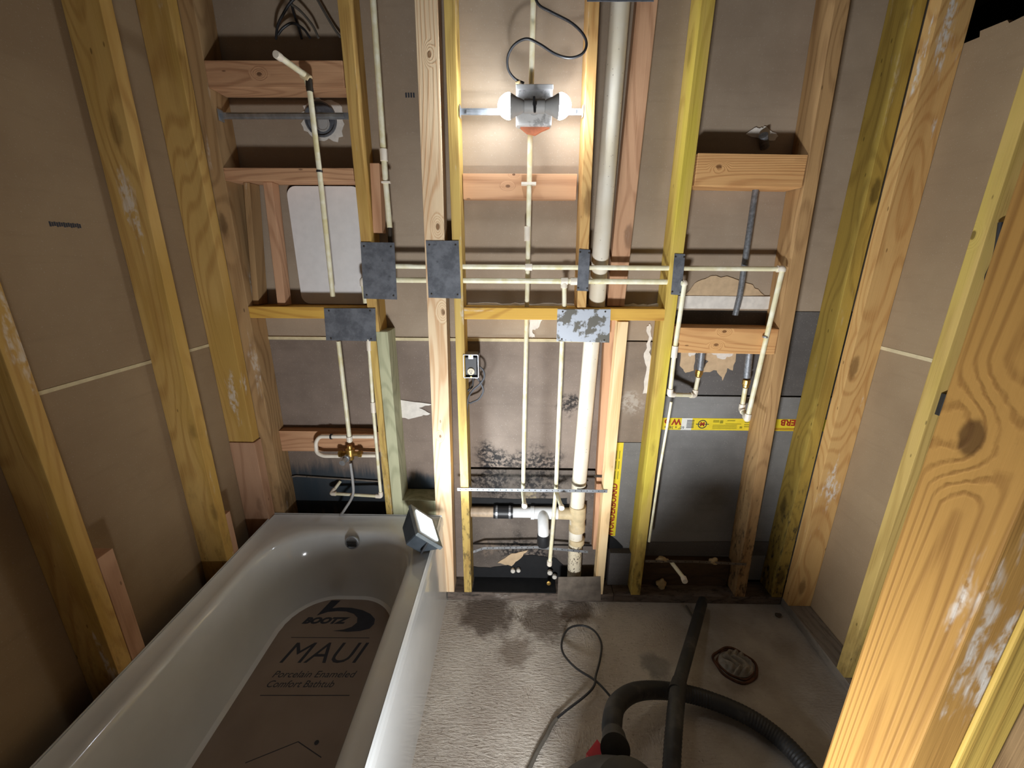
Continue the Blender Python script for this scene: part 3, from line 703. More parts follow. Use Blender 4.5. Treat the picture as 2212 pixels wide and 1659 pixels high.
# middle verticals
v1 = run('riser_pipe', [py(1153, -40, .034), py(1145, 300, .034), py(1140, 575, .036), py(1130, 1058, .036), py(1130, 1064, .020), ] + [pz(1133, 1094, py(1130, 1064, .02).z)], R, CPVC,
   'tall cream pipe passing behind the bulb fixture down the middle bay to a capped stub', elbows=False)
collar(py(1139, 505, .036), (0,0,1), v1, .0108, .045); collar(pz(1133, 1092, py(1130, 1064, .02).z), (0,1,0), v1, .0105, .014)
obj('pipe_clip', box((py(1126,397,.036).x, .026, py(1140,400,.036).z), (py(1158,397,.036).x, .0545, py(1140,394,.036).z), .001), FIT, v1)
v2 = run('riser_pipe', [(td.x, YP, z_c), py(1219, 660, YP+.004), py(1214, 740, .03), py(1201, 1055, .03), py(1187, 1222, .012)], R, CPVC,
   'cream pipe dropping from the tee, left of the stack pipe, to the middle bay foot', elbows=False)
collar(py(1187, 1216, .012), (0,0,1), v2, .0105, .022); collar((td.x, YP, z_c-.014), (0,0,1), v2, .0112, .016)
zz = py(1202, 1064, .01).z
obj('capped_stub', tube([py(1202, 1064, .02), pz(1213, 1096, zz)], R*.95), CPVC, v2, smooth=True); collar(pz(1213, 1096, zz), (0,1,0), v2, .0105, .014)
# stack
def stk(y, x): return py(x, y, .022)
st = empty('stack_pipe', py(1241, 1245, .055), 'thick white vertical drain stack left of the reddish and cream boards', 'drain pipe')
yS = .0560
q = lambda x, y: (py(x, y, yS))
S0_, S1_ = q(1345, -60), q(1289, 655); S2_, S3_, S4_ = q(1277, 745), q(1246, 1095), q(1240, 1248)
obj('upper_pipe', tube([S0_, (S1_.x, yS, 1.2205)], .0285, 32), PVC, st, smooth=True)
obj('lower_pipe', tube([(q(1279,740).x, yS, 1.178), S3_], .0285, 32), PVC, st, smooth=True)
obj('foot_pipe', tube([S3_, (S4_.x, yS, .0385)], .0285, 32), PVC, st, 'speckled lower length', smooth=True)
f0, f1 = q(1246, 1145), q(1248, 1092)
obj('tee_fitting', lathe(f0, f1-f0, [(0,.030),(.002,.0335),(.030,.0335),(.034,.0315),(.055,.0315),(.058,.0335),((f1-f0).length,.0335),((f1-f0).length+.001,.030)], 32), PVCT, st, smooth=True)
obj('coupling', lathe(q(1245,1172), Vector((0,0,1)), [(0,.030),(.001,.0325),(.024,.0325),(.025,.030)], 32), PVCT, st, smooth=True)
obj('pipe_strap', lathe(q(1252,1050), Vector((0,0,1)), [(0,.0288),(.0005,.0300),(.006,.0300),(.0065,.0288)], 32), DARKM, st)
# horizontal drain arm
dr = empty('drain_arm', py(1100, 1108, .05), 'horizontal drain arm with a black rubber coupling, leading left from the stack', 'drain pipe')
zd = py(1100, 1108, .055).z; X_ = lambda x: py(x, 1108, .055).x
obj('tan_pipe', tube([(X_(1006), .060, zd), (X_(1070), .060, zd)], .0205, 24), BRONZ, dr, smooth=True)
obj('rubber_coupling', lathe((X_(1066), .060, zd), (1,0,0), [(0,.024),(.001,.0255),(X_(1108)-X_(1066)-.001,.0255),(X_(1108)-X_(1066),.024)], 28), RUB, dr, smooth=True)
for x in (1073, 1101): obj('hose_clamp', lathe((X_(x)-.004, .060, zd), (1,0,0), [(0,.0255),(.0002,.0268),(.008,.0268),(.0082,.0255)], 28), STEEL, dr)
obj('white_pipe', tube([(X_(1106), .060, zd), (X_(1150), .060, zd)], .021, 24), PVCW, dr, smooth=True)
obj('tee_fitting', lathe((X_(1146), .058, zd), (1,0,0), [(0,.023),(.001,.0265),(.014,.0265),(.016,.0245),(X_(1205)-X_(1146),.0245)], 28), PVCW, dr, smooth=True)
e0 = Vector((X_(1172), .05, zd)); e1 = Vector((X_(1172), -.010, zd-.022)); 
obj('trap_elbow', tube(spline([e0, e0+Vector((0,-.035,-.004)), e0+Vector((0,-.062,-.026)), e0+Vector((.001,-.068,-.055))], 6), .0215, 24), PVCW, dr, smooth=True)
obj('rubber_cap', lathe(e0+Vector((.001,-.068,-.045)), (0,-.05,-1), [(0,.022),(.001,.0245),(.045,.0245),(.050,.021)], 28), RUB, dr, smooth=True)
obj('stack_inlet', tube([(X_(1200), .058, zd), (f0.x-.02, yS, zd)], .024, 24), PVCT, dr, smooth=True)
# perforated straps
def strap(pts, Y, label, mat, w=.014, holes=14):
    P = [py(x, y, Y) for x, y in pts]; o = empty('metal_strap', P[0], label, 'metal strap'); bm = bmesh.new()
    for a, b in zip(P, P[1:]):
        hexa(bm, [(a.x,Y-.001,a.z-w/2),(b.x,Y-.001,b.z-w/2),(b.x,Y,b.z-w/2),(a.x,Y,a.z-w/2),(a.x,Y-.001,a.z+w/2),(b.x,Y-.001,b.z+w/2),(b.x,Y,b.z+w/2),(a.x,Y,a.z+w/2)])
    obj('strap_band', bm, mat, o); bm = bmesh.new(); tot = P[-1].x-P[0].x
    for k in range(holes):
        x = P[0].x+tot*(k+.5)/holes
        for a, b in zip(P, P[1:]):
            if a.x <= x <= b.x:
                z = a.z+(b.z-a.z)*(x-a.x)/(b.x-a.x); lathe((x, Y-.0008, z), (0,-1,0), [(0,.0022),(.0005,.0022)], 8, bm)
    obj('strap_holes', bm, DARKM, o, kind='stuff'); return o
strap([(988,1057),(1312,1061)], -.0035, 'punched steel strap nailed across the studs in the middle, above the drain arm', STEEL, .0125, 26)
strap([(1022,1192),(1045,1184),(1160,1182),(1270,1192)], .0250, 'punched steel strap behind the foot of the stack pipe', STEEL, .0115, 20)
strap([(1394,1212),(1500,1213),(1612,1219)], -.0035, 'dusty steel strap across the foot of the right bay', GALVD, .011, 14)
strap([(1283,1028),(1318,1030)], .0480, 'short dark strap end on the pinkish board beside the stack', DARKM, .010, 3)
# upper left cream pipe
v0 = run('riser_pipe', [py(803, -40, .030), py(829, 335, .030), py(833, 392, .030), py(842, 492, .030)], R*1.15, CPVC, 'cream pipe beside the yellow stud at upper left, ending above the nail plate', elbows=False)
collar(py(829, 335, .030), (py(829,335,.03)-py(803,-40,.03)), v0, .0118, .035); obj('pipe_clip', obox(py(834, 394, .024), (1,0,0), (0,1,0), (0,0,1), .028, .012, .006, .001), FIT, v0)
obj('lower_length', tube([py(842, 492, .030), py(845, 560, .030)], R), DARKM, v0, 'brown stained end', smooth=True)
# shower riser with the arm stub
z9 = py(662, 162, -.032).z
ar = run('shower_riser', [pz(600, 120, z9), py(660, 163, -.032), py(669, 196, -.030), py(690, 369, -.012), py(719, 640, .016)], R, CPVC, 'cream shower riser crossing the white panel, with a stub arm sticking out at the top', elbows=False)
collar(py(661, 166, -.032), (py(600, 120)-py(661, 166)).normalized(), ar, .0112, .026, PVCT, 'elbow'); collar(py(668, 184, -.031), (0,0,1), ar, .0098, .032, DARKM, 'drop_ear')
collar(pz(601, 121, z9), pz(600, 120, z9)-py(660, 163, -.032), ar, .0095, .02, FIT, 'end_cap'); clip(py(690, 370, -.012), (0,0,1), ar)
tr = run('tub_riser', [py(731, 737, .018), py(756, 955, .010)], R, CPVC, 'cream riser from the wide nail plate down to the tub valve', elbows=False)
collar(py(755, 948, .010), (0,0,1), tr, .0108, .02)
# valve
vl = empty('tub_valve', py(757, 1000, .0), 'brass tub valve with its looping cream supply pipes in the left bay', 'valve')
vc = py(757, 978, .012)
obj('valve_body', lathe(vc+Vector((0,0,.030)), (0,0,-1), [(0,.009),(.012,.010),(.014,.016),(.022,.017),(.04,.017),(.044,.012),(.058,.010)], 16), BRASS, vl, smooth=True)
obj('valve_arm', tube([vc+Vector((-.045,0,-.004)), vc+Vector((.045,0,-.004))], .0095), BRASS, vl, smooth=True)
for s in (-1, 1): obj('union_nut', lathe(vc+Vector((s*.030,0,-.004)), (s,0,0), [(0,.012),(.001,.0135),(.013,.0135),(.014,.012)], 6), BRASS, vl)
obj('valve_stem', lathe(vc+Vector((-.008,-.012,-.012)), (-.1,-1,-.1), [(0,.013),(.012,.013),(.013,.009),(.035,.008),(.036,.011),(.042,.011)], 14), STEEL, vl, smooth=True)
lo = [py(808, 943, .025), py(690, 943, .025), py(682, 955, .02), py(684, 978, .015), py(698, 985, .012), py(735, 985, .012)]
obj('supply_loop', tube(fillet(lo, .03, 6), R*.95), FIT, vl, smooth=True)
obj('supply_arm', tube([py(775, 984, .012), py(812, 984, .016)], R*.95), FIT, vl, smooth=True)
obj('pipe_clip', lathe(py(714, 943, .025), (1,0,0), [(0,.0105),(.006,.0105)], 14), RUB, vl)
obj('spout_drop', tube(spline([py(757, 1000, .012), py(762, 1040, .012), py(762, 1070, .004), py(745, 1100, -.03), pz(733, 1116, .41)+Vector((0,.01,0))], 8), .0052, 10), GREYP, vl, 'dull grey drop tube', smooth=True)
run('riser_pipe', [py(795, 693, .004), py(797, 745, .004), py(806, 880, .004), py(823, 1072, .006), py(716, 1066, .03), py(735, 1040, .075)], R*.8, CPVC, 'thin cream pipe down the left side of the sistered stud, returning left above the tub')
strap([(612,1034),(640,1028),(820,1040)], .0805, 'faint dusty strap low on the wall behind the tub', GALVD, .006, 2)
# right bay stub
zq = py(1452, 1216, .0).z
sb = run('pipe_stub', [py(1450, 1214, .02), py(1453, 1218, -.004), pz(1478, 1250, zq-.006)], R, CPVC, 'cream stub pipe sticking out low in the right bay under the dusty strap', elbows=False)
collar(pz(1478, 1252, zq-.006), (0.1,1,0), sb, .0108, .022)
def lump(c, s, mat, name, label, cat, seed):
    rnd = random.Random(seed); bm = bmesh.new(); bmesh.ops.create_icosphere(bm, subdivisions=3, radius=1)
    for v in bm.verts:
        k = 1+.28*math.sin(v.co.x*3+seed)*math.cos(v.co.z*4+seed*2)+rnd.uniform(-.07, .07)
        v.co = Vector((c[0]+v.co.x*s[0]*k, c[1]+v.co.y*s[1]*k, c[2]+v.co.z*s[2]*k))
    return obj(name, bm, mat, None, label, cat, smooth=True)
FOAM = plain('foam', C(190,164,120), .9)
lump(py(1428, 1262, .045), (.020,.012,.024), FOAM, 'foam_lump', 'tan foam plug in the dark board left of the pipe stub', 'foam', 1)
lump(py(1430, 1208, .004), (.022,.010,.012), FOAM, 'foam_lump', 'foam lump on the dusty strap near the vivid yellow stud', 'foam', 2)
lump(py(1541, 1212, .004), (.018,.010,.014), FOAM, 'foam_lump', 'foam lump on the dusty strap near the brown stud', 'foam', 3)
WKN = plain('white_knob', C(226,218,206), .5)
for i, (x, y, s, lb) in enumerate(((1108, 1234, .010, 'left of the two white plug knobs in the black opening'), (1120, 1233, .009, 'right of the two white plug knobs in the black opening'))):
    p = py(x, y, .07); obj('plug_knob', lathe(p+Vector((0,.015,0)), (0,-1,0), [(0,s*.7),(.006,s),(.016,s),(.020,s*.6)], 16), WKN, None, lb, 'plug', smooth=True)
for i, (x, y, s, lb) in enumerate(((1188, 1238, .011, 'white plug knob below the middle pipe end, upper one'), (1198, 1247, .010, 'white plug knob beside the steel plate, lower one'))):
    p = py(x, y, .06); obj('plug_knob', lathe(p+Vector((0,.015,0)), (0,-1,0), [(0,s*.7),(.006,s),(.016,s),(.020,s*.6)], 16), WKN, None, lb, 'plug', smooth=True)
p = py(1185, 1257, .05); obj('brass_plug', lathe(p, (0,-1,.2), [(0,.007),(.006,.009),(.012,.009),(.013,.005)], 12), BRASS, None, 'small brass plug left of the brown-grey steel plate', 'plug', smooth=True)

# ------------------------------------------------------------------ outlet box with cables
ob = empty('outlet_box', (-.158, .0, .975), 'steel outlet box with one cream receptacle on the mouldy yellow stud', 'outlet')
a, b = py(1000, 766, -.004), py(1034, 817, -.004)
ob_x0, ob_x1, ob_z0, ob_z1 = a.x, b.x, b.z, a.z
bm = bmesh.new()
for (p, q_) in (((ob_x0,-.004,ob_z0),(ob_x0+.002,.05,ob_z1)), ((ob_x1-.002,-.004,ob_z0),(ob_x1,.05,ob_z1)), ((ob_x0,-.004,ob_z0),(ob_x1,.05,ob_z0+.002)), ((ob_x0,-.004,ob_z1-.002),(ob_x1,.05,ob_z1)), ((ob_x0,.048,ob_z0),(ob_x1,.05,ob_z1))): box(p, q_, bm=bm)
obj('box_shell', bm, STEEL, ob)
obj('receptacle_body', box((ob_x0+.006, .0, ob_z0+.01), (ob_x1-.006, .03, ob_z1-.01), .002), RUB, ob)
rc = obj('receptacle_face', lathe(((ob_x0+ob_x1)/2, .001, ob_z0+.024), (0,-1,0), [(0,.0125),(.006,.0125),(.007,.011)], 24), plain('almond', C(222,208,180), .4), ob)
for dx, dz, w_ in ((-.004, .002, .0016), (.004, .002, .0016), (0, -.006, .003)): obj('slot', box(((ob_x0+ob_x1)/2+dx-w_/2, -.0068, ob_z0+.024+dz-.003), ((ob_x0+ob_x1)/2+dx+w_/2, -.0058, ob_z0+.024+dz+.003)), RUB, rc)
for dz in (.004, ob_z1-ob_z0-.004): obj('screw', lathe(((ob_x0+ob_x1)/2, -.002, ob_z0+dz), (0,-1,0), [(0,.003),(.002,.003)], 10), BRASS, ob)
obj('mounting_strap', box(((ob_x0+ob_x1)/2-.008, -.002, ob_z1-.016), ((ob_x0+ob_x1)/2+.008, 0, ob_z1-.003)), STEEL, ob)
for i, (pts, lb) in enumerate((([(1033,790),(1044,800),(1046,815),(1036,830),(1020,845),(1010,870),(1009,950),(1012,1040),(1022,1062)], 'grey cable looping from the right side of the outlet box down the stud'),
                 ([(1030,815),(1040,830),(1044,845),(1034,862),(1018,870),(1008,880),(1007,960),(1010,1050)], 'grey cable leaving the bottom of the outlet box'),
                 ([(1022,817),(1020,835),(1008,850),(1006,900),(1007,1000),(1006,1065)], 'dark cable hidden along the right side of the mouldy yellow stud'))):
    pipe('electric_cable', [py(x, y, .03+.012*i) for x, y in pts], .0035, WIRE if i < 2 else CORD, lb, 'cable', sp=True)

# ------------------------------------------------------------------ bulb fixture
fx = empty('bulb_fixture', py(1153, 278, -.01), 'worn white lamp fixture with two lit bulbs and a black turn knob', 'light fixture')
a, b = py(1115, 182, -.022), py(1192, 272, -.022); xc = (a.x+b.x)/2; zc = (a.z+b.z)/2; hw = (b.x-a.x)/2; hh = (a.z-b.z)/2
obj('box_cover', box((a.x, -.022, b.z), (b.x, .012, a.z), .007), BOXP, fx)
obj('top_lip', box((a.x-.001, -.026, a.z-.014), (b.x+.001, -.018, a.z), .003), GREYP, fx)
obj('orange_bracket', prism([(xc-hw*.75, zc-hh), (xc+hw*.9, zc-hh), (xc+hw*.5, zc-hh-.008), (xc+.005, zc-hh-.019), (xc-.02, zc-hh-.014)], -.012, .008), ORNG, fx)
bz = py(1153, 229, -.05).z
obj('socket_body', lathe((xc-.030, -.047, bz), (1,0,0), [(0,.015),(.001,.018),(.059,.018),(.060,.015)], 24), GREYP, fx, smooth=True)
obj('socket_neck', lathe((xc, -.020, bz), (0,-1,0), [(0,.016),(.02,.016)], 20), GREYP, fx)
kb = obj('turn_knob', lathe((xc, -.065, bz), (0,-1,0), [(0,.006),(.010,.006),(.012,.004)], 14), RUB, fx)
obj('knob_wing', obox((xc-.001, -.075, bz-.004), Vector((1,0,.08)).normalized(), (0,1,0), Vector((-.08,0,1)).normalized(), .007, .008, .040, .003), RUB, fx)
for s in (-1, 1):
    bb = obj('light_bulb', lathe((xc+s*.030, -.047, bz), (s,0,0), [(0,.014),(.004,.017),(.022,.024),(.036,.0315),(.038,.0325)], 28), GREYP, fx, smooth=True)
    prof = [(.038, .0322)]+[(.038+.036*math.sin(t/10*math.pi/2), .0334*math.cos(t/10*math.pi/2)+.0002) for t in range(1, 11)]
    obj('lit_globe', lathe((xc+s*.030, -.047, bz), (s,0,0), prof, 32), BULBM, bb, 'glowing white globe', smooth=True)
obj('wire_nut', tube([py(1114,180,-.004), py(1124,176,-.004)], .004), FOAM, fx)
pipe('power_cord', [py(x, y, yy) for x, y, yy in ((1150,-30,-.03),(1162,8,-.03),(1190,26,-.032),(1232,48,-.035),(1258,72,-.04),(1267,95,-.04),(1258,116,-.04),(1232,125,-.038),(1200,117,-.036),(1165,95,-.034),(1138,84,-.03),(1112,96,-.025),(1097,122,-.012),(1098,150,.0),(1112,170,.006),(1132,180,.004))], .0035, CORD, 'black cord curling above the lit bulb fixture', 'cord', sp=True)
for i, pts in enumerate(([(655,-20),(628,5),(612,30),(600,55),(596,85)], [(628,8),(650,25),(675,55),(688,82)], [(600,75),(612,60),(632,50),(655,62),(670,82)], [(675,-20),(700,25),(722,62),(735,80)], [(625,-20),(632,20),(645,60),(652,84)])):
    pipe('electric_cable', [py(x, y, .045+.008*i) for x, y in pts], .0035, GREYCORD if i % 2 else CORD, ['dark cable bending left behind the top left blocking', 'cable bending right from the top left bundle', 'low arching cable above the top left blocking', 'cable slanting down beside the yellow stud at top left', 'straight cable hanging in the top left bay'][i], 'cable', group='cables in the top left bay', sp=True)

# ------------------------------------------------------------------ bathtub
ZR = .40; TX0, TX1, TY0, TY1 = XL+.002, -.292, -1.524, -.003
N = 144
tub = empty('bathtub', ((TX0+TX1)/2, (TY0+TY1)/2, 0), 'white enamelled steel bathtub along the left wall', 'bathtub')
def srect(x0, x1, y0, y1, rb, rf, z):
    """rounded rectangle sampled evenly in angle about its centre; rb: corner radius at the back, rf at the front"""
    cx, cy = (x0+x1)/2, (y0+y1)/2; hx, hy = (x1-x0)/2, (y1-y0)/2; out = []
    for k in range(N):
        # walk the perimeter of the sharp rectangle by a fixed parameter, then round it
        a = 2*math.pi*k/N; dx, dy = math.cos(a), math.sin(a)
        # use aspect-scaled direction so samples spread along the long sides
        dx *= hx; dy *= hy; t = 1/max(abs(dx)/hx, abs(dy)/hy); x, y = dx*t, dy*t
        r_ = rb if y > 0 else rf
        ix, iy = hx-r_, hy-r_
        if abs(x) > ix and abs(y) > iy:
            ux, uy = abs(x)-ix, abs(y)-iy; m = max(ux, uy); d = math.hypot(ux, uy)
            ux, uy = ux/d*m, uy/d*m
            x = math.copysign(ix+ux, x); y = math.copysign(iy+uy, y)
        out.append(Vector((cx+x, cy+y, z)))
    return out
rings = [
    srect(TX0, TX1+.0, TY0, TY1, .004, .004, ZR+.004),
    srect(TX0+.004, TX1-.004, TY0+.004, TY1-.006, .006, .006, ZR+.010),
    srect(TX0+.014, TX1-.008, TY0+.012, TY1-.018, .012, .012, ZR+.003),
    srect(TX0+.045, TX1-.045, TY0+.05, TY1-.055, .11, .06, ZR-.001),
    srect(TX0+.058, TX1-.060, TY0+.07, TY1-.080, .15, .09, ZR-.001),
    srect(TX0+.066, TX1-.068, TY0+.085, TY1-.092, .17, .12, ZR-.006),
    srect(TX0+.072, TX1-.074, TY0+.10, TY1-.100, .18, .14, ZR-.018),
    srect(TX0+.086, TX1-.082, TY0+.17, TY1-.112, .19, .16, ZR-.09),
    srect(TX0+.100, TX1-.092, TY0+.26, TY1-.128, .19, .17, ZR-.17),
    srect(TX0+.116, TX1-.104, TY0+.34, TY1-.136, .18, .17, .185),
    srect(TX0+.132, TX1-.120, TY0+.38, TY1-.146, .165, .16, .155),
    srect(TX0+.165, TX1-.155, TY0+.42, TY1-.175, .13, .12, .143),
    srect(TX0+.26, TX1-.25, TY0+.6, TY1-.40, .05, .05, .138)]
bm = bmesh.new(); VR = [[bm.verts.new(p) for p in r_] for r_ in rings]
for A, B in zip(VR, VR[1:]):
    for k in range(N): bm.faces.new((A[k], A[(k+1) % N], B[(k+1) % N], B[k]))
bm.faces.new(VR[-1])
tb = obj('basin', bm, ENAM, tub, smooth=True)
for p in tb.data.polygons: p.use_smooth = True
bm = bmesh.new()
prof = [(TX1, ZR+.0035), (TX1+.004, ZR-.004), (TX1+.005, ZR-.03), (TX1+.001, ZR-.045), (TX1+.003, .20), (TX1+.004, .05), (TX1+.004, .0), (TX1-.008, .0), (TX1-.008, ZR-.02)]
A = [bm.verts.new((x, TY0, z)) for x, z in prof]; B = [bm.verts.new((x, TY1, z)) for x, z in prof]
for k in range(len(prof)): bm.faces.new((A[k], A[(k+1) % len(prof)], B[(k+1) % len(prof)], B[k]))
bm.faces.new(A); bm.faces.new(B[::-1])
obj('apron', bm, ENAM, tub)
obj('back_flange', box((TX0, TY1-.001, ZR-.06), (TX1, TY1+.0015, ZR+.012), .0005), ENAM, tub)
obj('side_flange', box((TX0-.0015, TY0, ZR-.06), (TX0+.001, TY1, ZR+.012), .0005), ENAM, tub)
ofc = pz(760, 1173, .31); ofc = Vector((ofc.x, -.128, py(760, 1173, -.128).z)); ofc.x = py(760, 1173, -.128).x
of = obj('overflow_hole', lathe(ofc+Vector((0,.006,0)), (0,-1,.12), [(0,.026),(.006,.026),(.007,.022),(.003,.020)], 28), STEEL, tub, smooth=True)
for dz in (-.011, -.003, .005): obj('overflow_slot', obox(ofc+Vector((0,-.003,dz)), (1,0,0), (0,1,0), (0,0,1), .034, .003, .0035), RUB, of)
# protective mat with printing
ZM = .150
xm0, xm1, ymb, ymf = TX0+.140, TX1-.122, pz(740, 1279, ZM).y, -1.06
pl = []
for cx, cy, r_, a0 in ((xm1-.13, ymb-.13, .13, 0), (xm0+.15, ymb-.15, .15, 90), (xm0+.05, ymf+.05, .05, 180), (xm1-.05, ymf+.05, .05, 270)):
    for k in range(10):
        a = math.radians(a0+k*10); pl.append((cx+r_*math.cos(a), cy+r_*math.sin(a)))
bm = bmesh.new(); A = [bm.verts.new((x, y, ZM-.004)) for x, y in pl]; B = [bm.verts.new((x, y, ZM)) for x, y in pl]
bm.faces.new(A[::-1]); bm.faces.new(B)
for i in range(len(pl)): bm.faces.new((A[i], A[(i+1) % len(pl)], B[(i+1) % len(pl)], B[i]))
mat_o = obj('tub_mat', bm, MATT, None, 'grey-brown printed protective mat lying in the bathtub', 'mat')
ZI = ZM+.0002
uy = Vector((0, 1, 0)); ux = Vector((1, 0, 0))
def mtext(s, pl_, pr_, size, shear, bold, yoff=0):
    a, b = pz(*pl_, ZI), pz(*pr_, ZI); c = (a+b)/2
    bm = text_bm(s, size, shear, .0002, bold); xs = [v.co.x for v in bm.verts]; w_ = max(xs)-min(xs)
    e = (b-a); e.z = 0; L = e.length; e = Vector((1, .02, 0)).normalized(); f = Vector((-e.y, e.x, 0))
    m = Matrix.Identity(4); k = abs((b-a).x)/w_
    for i in range(3): m[i][0] = e[i]*k; m[i][1] = f[i]; m[i][2] = (0,0,1)[i]; m[i][3] = c[i]
    return obj('lettering', xform(bm, m), INK, mat_o)
def seg(p, q_, w_, name='printed_line'):
    a, b = pz(*p, ZI), pz(*q_, ZI); d = (b-a).normalized(); n = Vector((-d.y, d.x, 0))
    return obj(name, obox((a+b)/2, d, n, (0,0,1), (b-a).length, w_, .0003), INK, mat_o)
mtext('BOOTZ', (650, 1341), (749, 1341), .034, .35, .0022)
mtext('MAUI', (607, 1412), (782, 1412), .105, .30, -.0002)
mtext('Porcelain Enameled', (588, 1457), (767, 1457), .030, .3, .0)
mtext('Comfort Bathtub', (576, 1478), (720, 1478), .030, .3, .0)
seg((629, 1377), (798, 1378), .0022); seg((562, 1502), (755, 1502), .0022)
seg((530, 1648), (644, 1602), .002); seg((644, 1602), (694, 1636), .002)
c_ = pz(684, 1604, ZI); obj('printed_dot', lathe(c_, (0,0,1), [(0,.006),(.0003,.006)], 16), INK, mat_o)
# swoosh of the mark
def poly_mat(pxs, name):
    P = [pz(x, y, ZI) for x, y in pxs]; bm = bmesh.new()
    bm.faces.new([bm.verts.new(p+Vector((0,0,.0003))) for p in P]); bmesh.ops.triangulate(bm, faces=bm.faces)
    return obj(name, bm, INK, mat_o)
poly_mat([(716,1297),(736,1297),(718,1314),(735,1312),(760,1313),(783,1318),(800,1326),(810,1337),(808,1348),(798,1358),(778,1363),(750,1365),(718,1363),(742,1360),(760,1354),(771,1345),(772,1334),(764,1326),(748,1321),(728,1320),(708,1322),(684,1330)], 'printed_mark')

# ------------------------------------------------------------------ flood light on the tub rim
fl = empty('flood_light', (-.335, -.055, ZR+.01), 'black flood lamp glowing on the back right corner of the tub rim', 'work light')
n_ = Vector((.72, .22, .66)).normalized(); a_ = Vector((.5, -.85, 0)); a_ = (a_-n_*a_.dot(n_)).normalized(); b_ = n_.cross(a_)
fc = py(921, 1135, -.162)
bm = obox(fc-n_*.006, a_, b_, n_, .150, .122, .014, .003); obj('front_frame', bm, plain('grey_housing', C(112,118,120), .45), fl)
o = obj('lens', obox(fc+n_*.0025, a_, b_, n_, .108, .080, .002), LENS, fl, 'glowing white lens')
hb = bmesh.new(); q4 = lambda i, j, s, d: fc-n_*d+a_*(i*s*.072)+b_*(j*s*.057)
hexa(hb, [q4(-1,-1,.6,.075), q4(1,-1,.6,.075), q4(1,1,.6,.075), q4(-1,1,.6,.075), q4(-1,-1,1,.013), q4(1,-1,1,.013), q4(1,1,1,.013), q4(-1,1,1,.013)], .006)
obj('housing', hb, plain('dark_housing', C(62,68,74), .5), fl)
for k in range(5):
    obj('cooling_fin', obox(fc-n_*.040+a_*((k-2)*.016), a_, b_, n_, .002, .074, .036, .0005), plain('fin', C(52,56,60), .5), fl)
obj('stand_bracket', tube(fillet([fc-n_*.01+a_*.068, fc-n_*.05+a_*.072+Vector((0,0,-.02)), Vector((-.318,-.170,ZR+.012)), Vector((-.395,-.05,ZR+.012)), fc-n_*.05-a_*.072, fc-n_*.01-a_*.068], .02), .004, 8), RUB, fl, smooth=True)
ld = bpy.data.lights.new('flood_lamp', 'AREA'); ld.shape = 'RECTANGLE'; ld.size = .10; ld.size_y = .07; ld.energy = FLOOD_W; ld.color = (.80, .93, 1); ld.spread = 1.9
lo_ = bpy.data.objects.new('flood_lamp', ld); sc.collection.objects.link(lo_)
m = Matrix.Identity(4)
for i in range(3): m[i][0] = a_[i]; m[i][1] = -b_[i] if a_.cross(-b_).dot(-n_) > 0 else b_[i]; m[i][2] = -n_[i]
if (Vector(m.col[0][:3]).cross(Vector(m.col[1][:3]))).dot(Vector(m.col[2][:3])) < 0:
    for i in range(3): m[i][1] *= -1
for i in range(3): m[i][2] = n_[i]*-1*-1; m[i][3] = (fc+n_*.006)[i]
# an area lamp shines along its local -Z, so local Z is -n
X_a = a_; Z_a = -n_; Y_a = Z_a.cross(X_a)
for i in range(3): m[i][0] = X_a[i]; m[i][1] = Y_a[i]; m[i][2] = Z_a[i]; m[i][3] = (fc+n_*.006)[i]
lo_.parent = fl; lo_.matrix_parent_inverse = Matrix.Translation(-WORLD[fl.name]); lo_.matrix_basis = m

# ------------------------------------------------------------------ work light standing on the floor by the doorway (its light reaches the whole bay wall)
wl = empty('work_light', (-.08, -1.40, 0), 'work light on a low stand on the floor at the doorway', 'work light')
wc = Vector((-.08, -1.37, .395)); wn = Vector((.38, 1, .40)).normalized(); wa = Vector((1, -.38, 0)).normalized(); wb = wn.cross(wa)
obj('housing', obox(wc-wn*.030, wa, wb, wn, .20, .15, .05, .006), RUB, wl)
obj('lens', obox(wc-wn*.004, wa, wb, wn, .18, .13, .002), LENS2, wl)
for s in (-1, 1): obj('stand_leg', tube([wc+Vector((s*.104, -.03, 0)), wc+Vector((s*.104, -.03, -.30)), Vector((-.08+s*.13, -1.40+.07*s, .006))], .008, 8), DARKM, wl)
obj('stand_foot', tube([(-.21, -1.47, .009), (-.17, -1.45, .009), (.02, -1.36, .009), (.05, -1.33, .009)], .008, 8), DARKM, wl)
ld = bpy.data.lights.new('work_lamp', 'AREA'); ld.shape = 'RECTANGLE'; ld.size = .18; ld.size_y = .13; ld.energy = FLOOR_W; ld.color = (.93, .97, 1); ld.spread = 2.4
lo2 = bpy.data.objects.new('work_lamp', ld); sc.collection.objects.link(lo2)
m = Matrix.Identity(4); Z_a = -wn; X_a = wa; Y_a = Z_a.cross(X_a)
for i in range(3): m[i][0] = X_a[i]; m[i][1] = Y_a[i]; m[i][2] = Z_a[i]; m[i][3] = (wc+wn*.004)[i]
lo2.parent = wl; lo2.matrix_parent_inverse = Matrix.Translation(-WORLD[wl.name]); lo2.matrix_basis = m

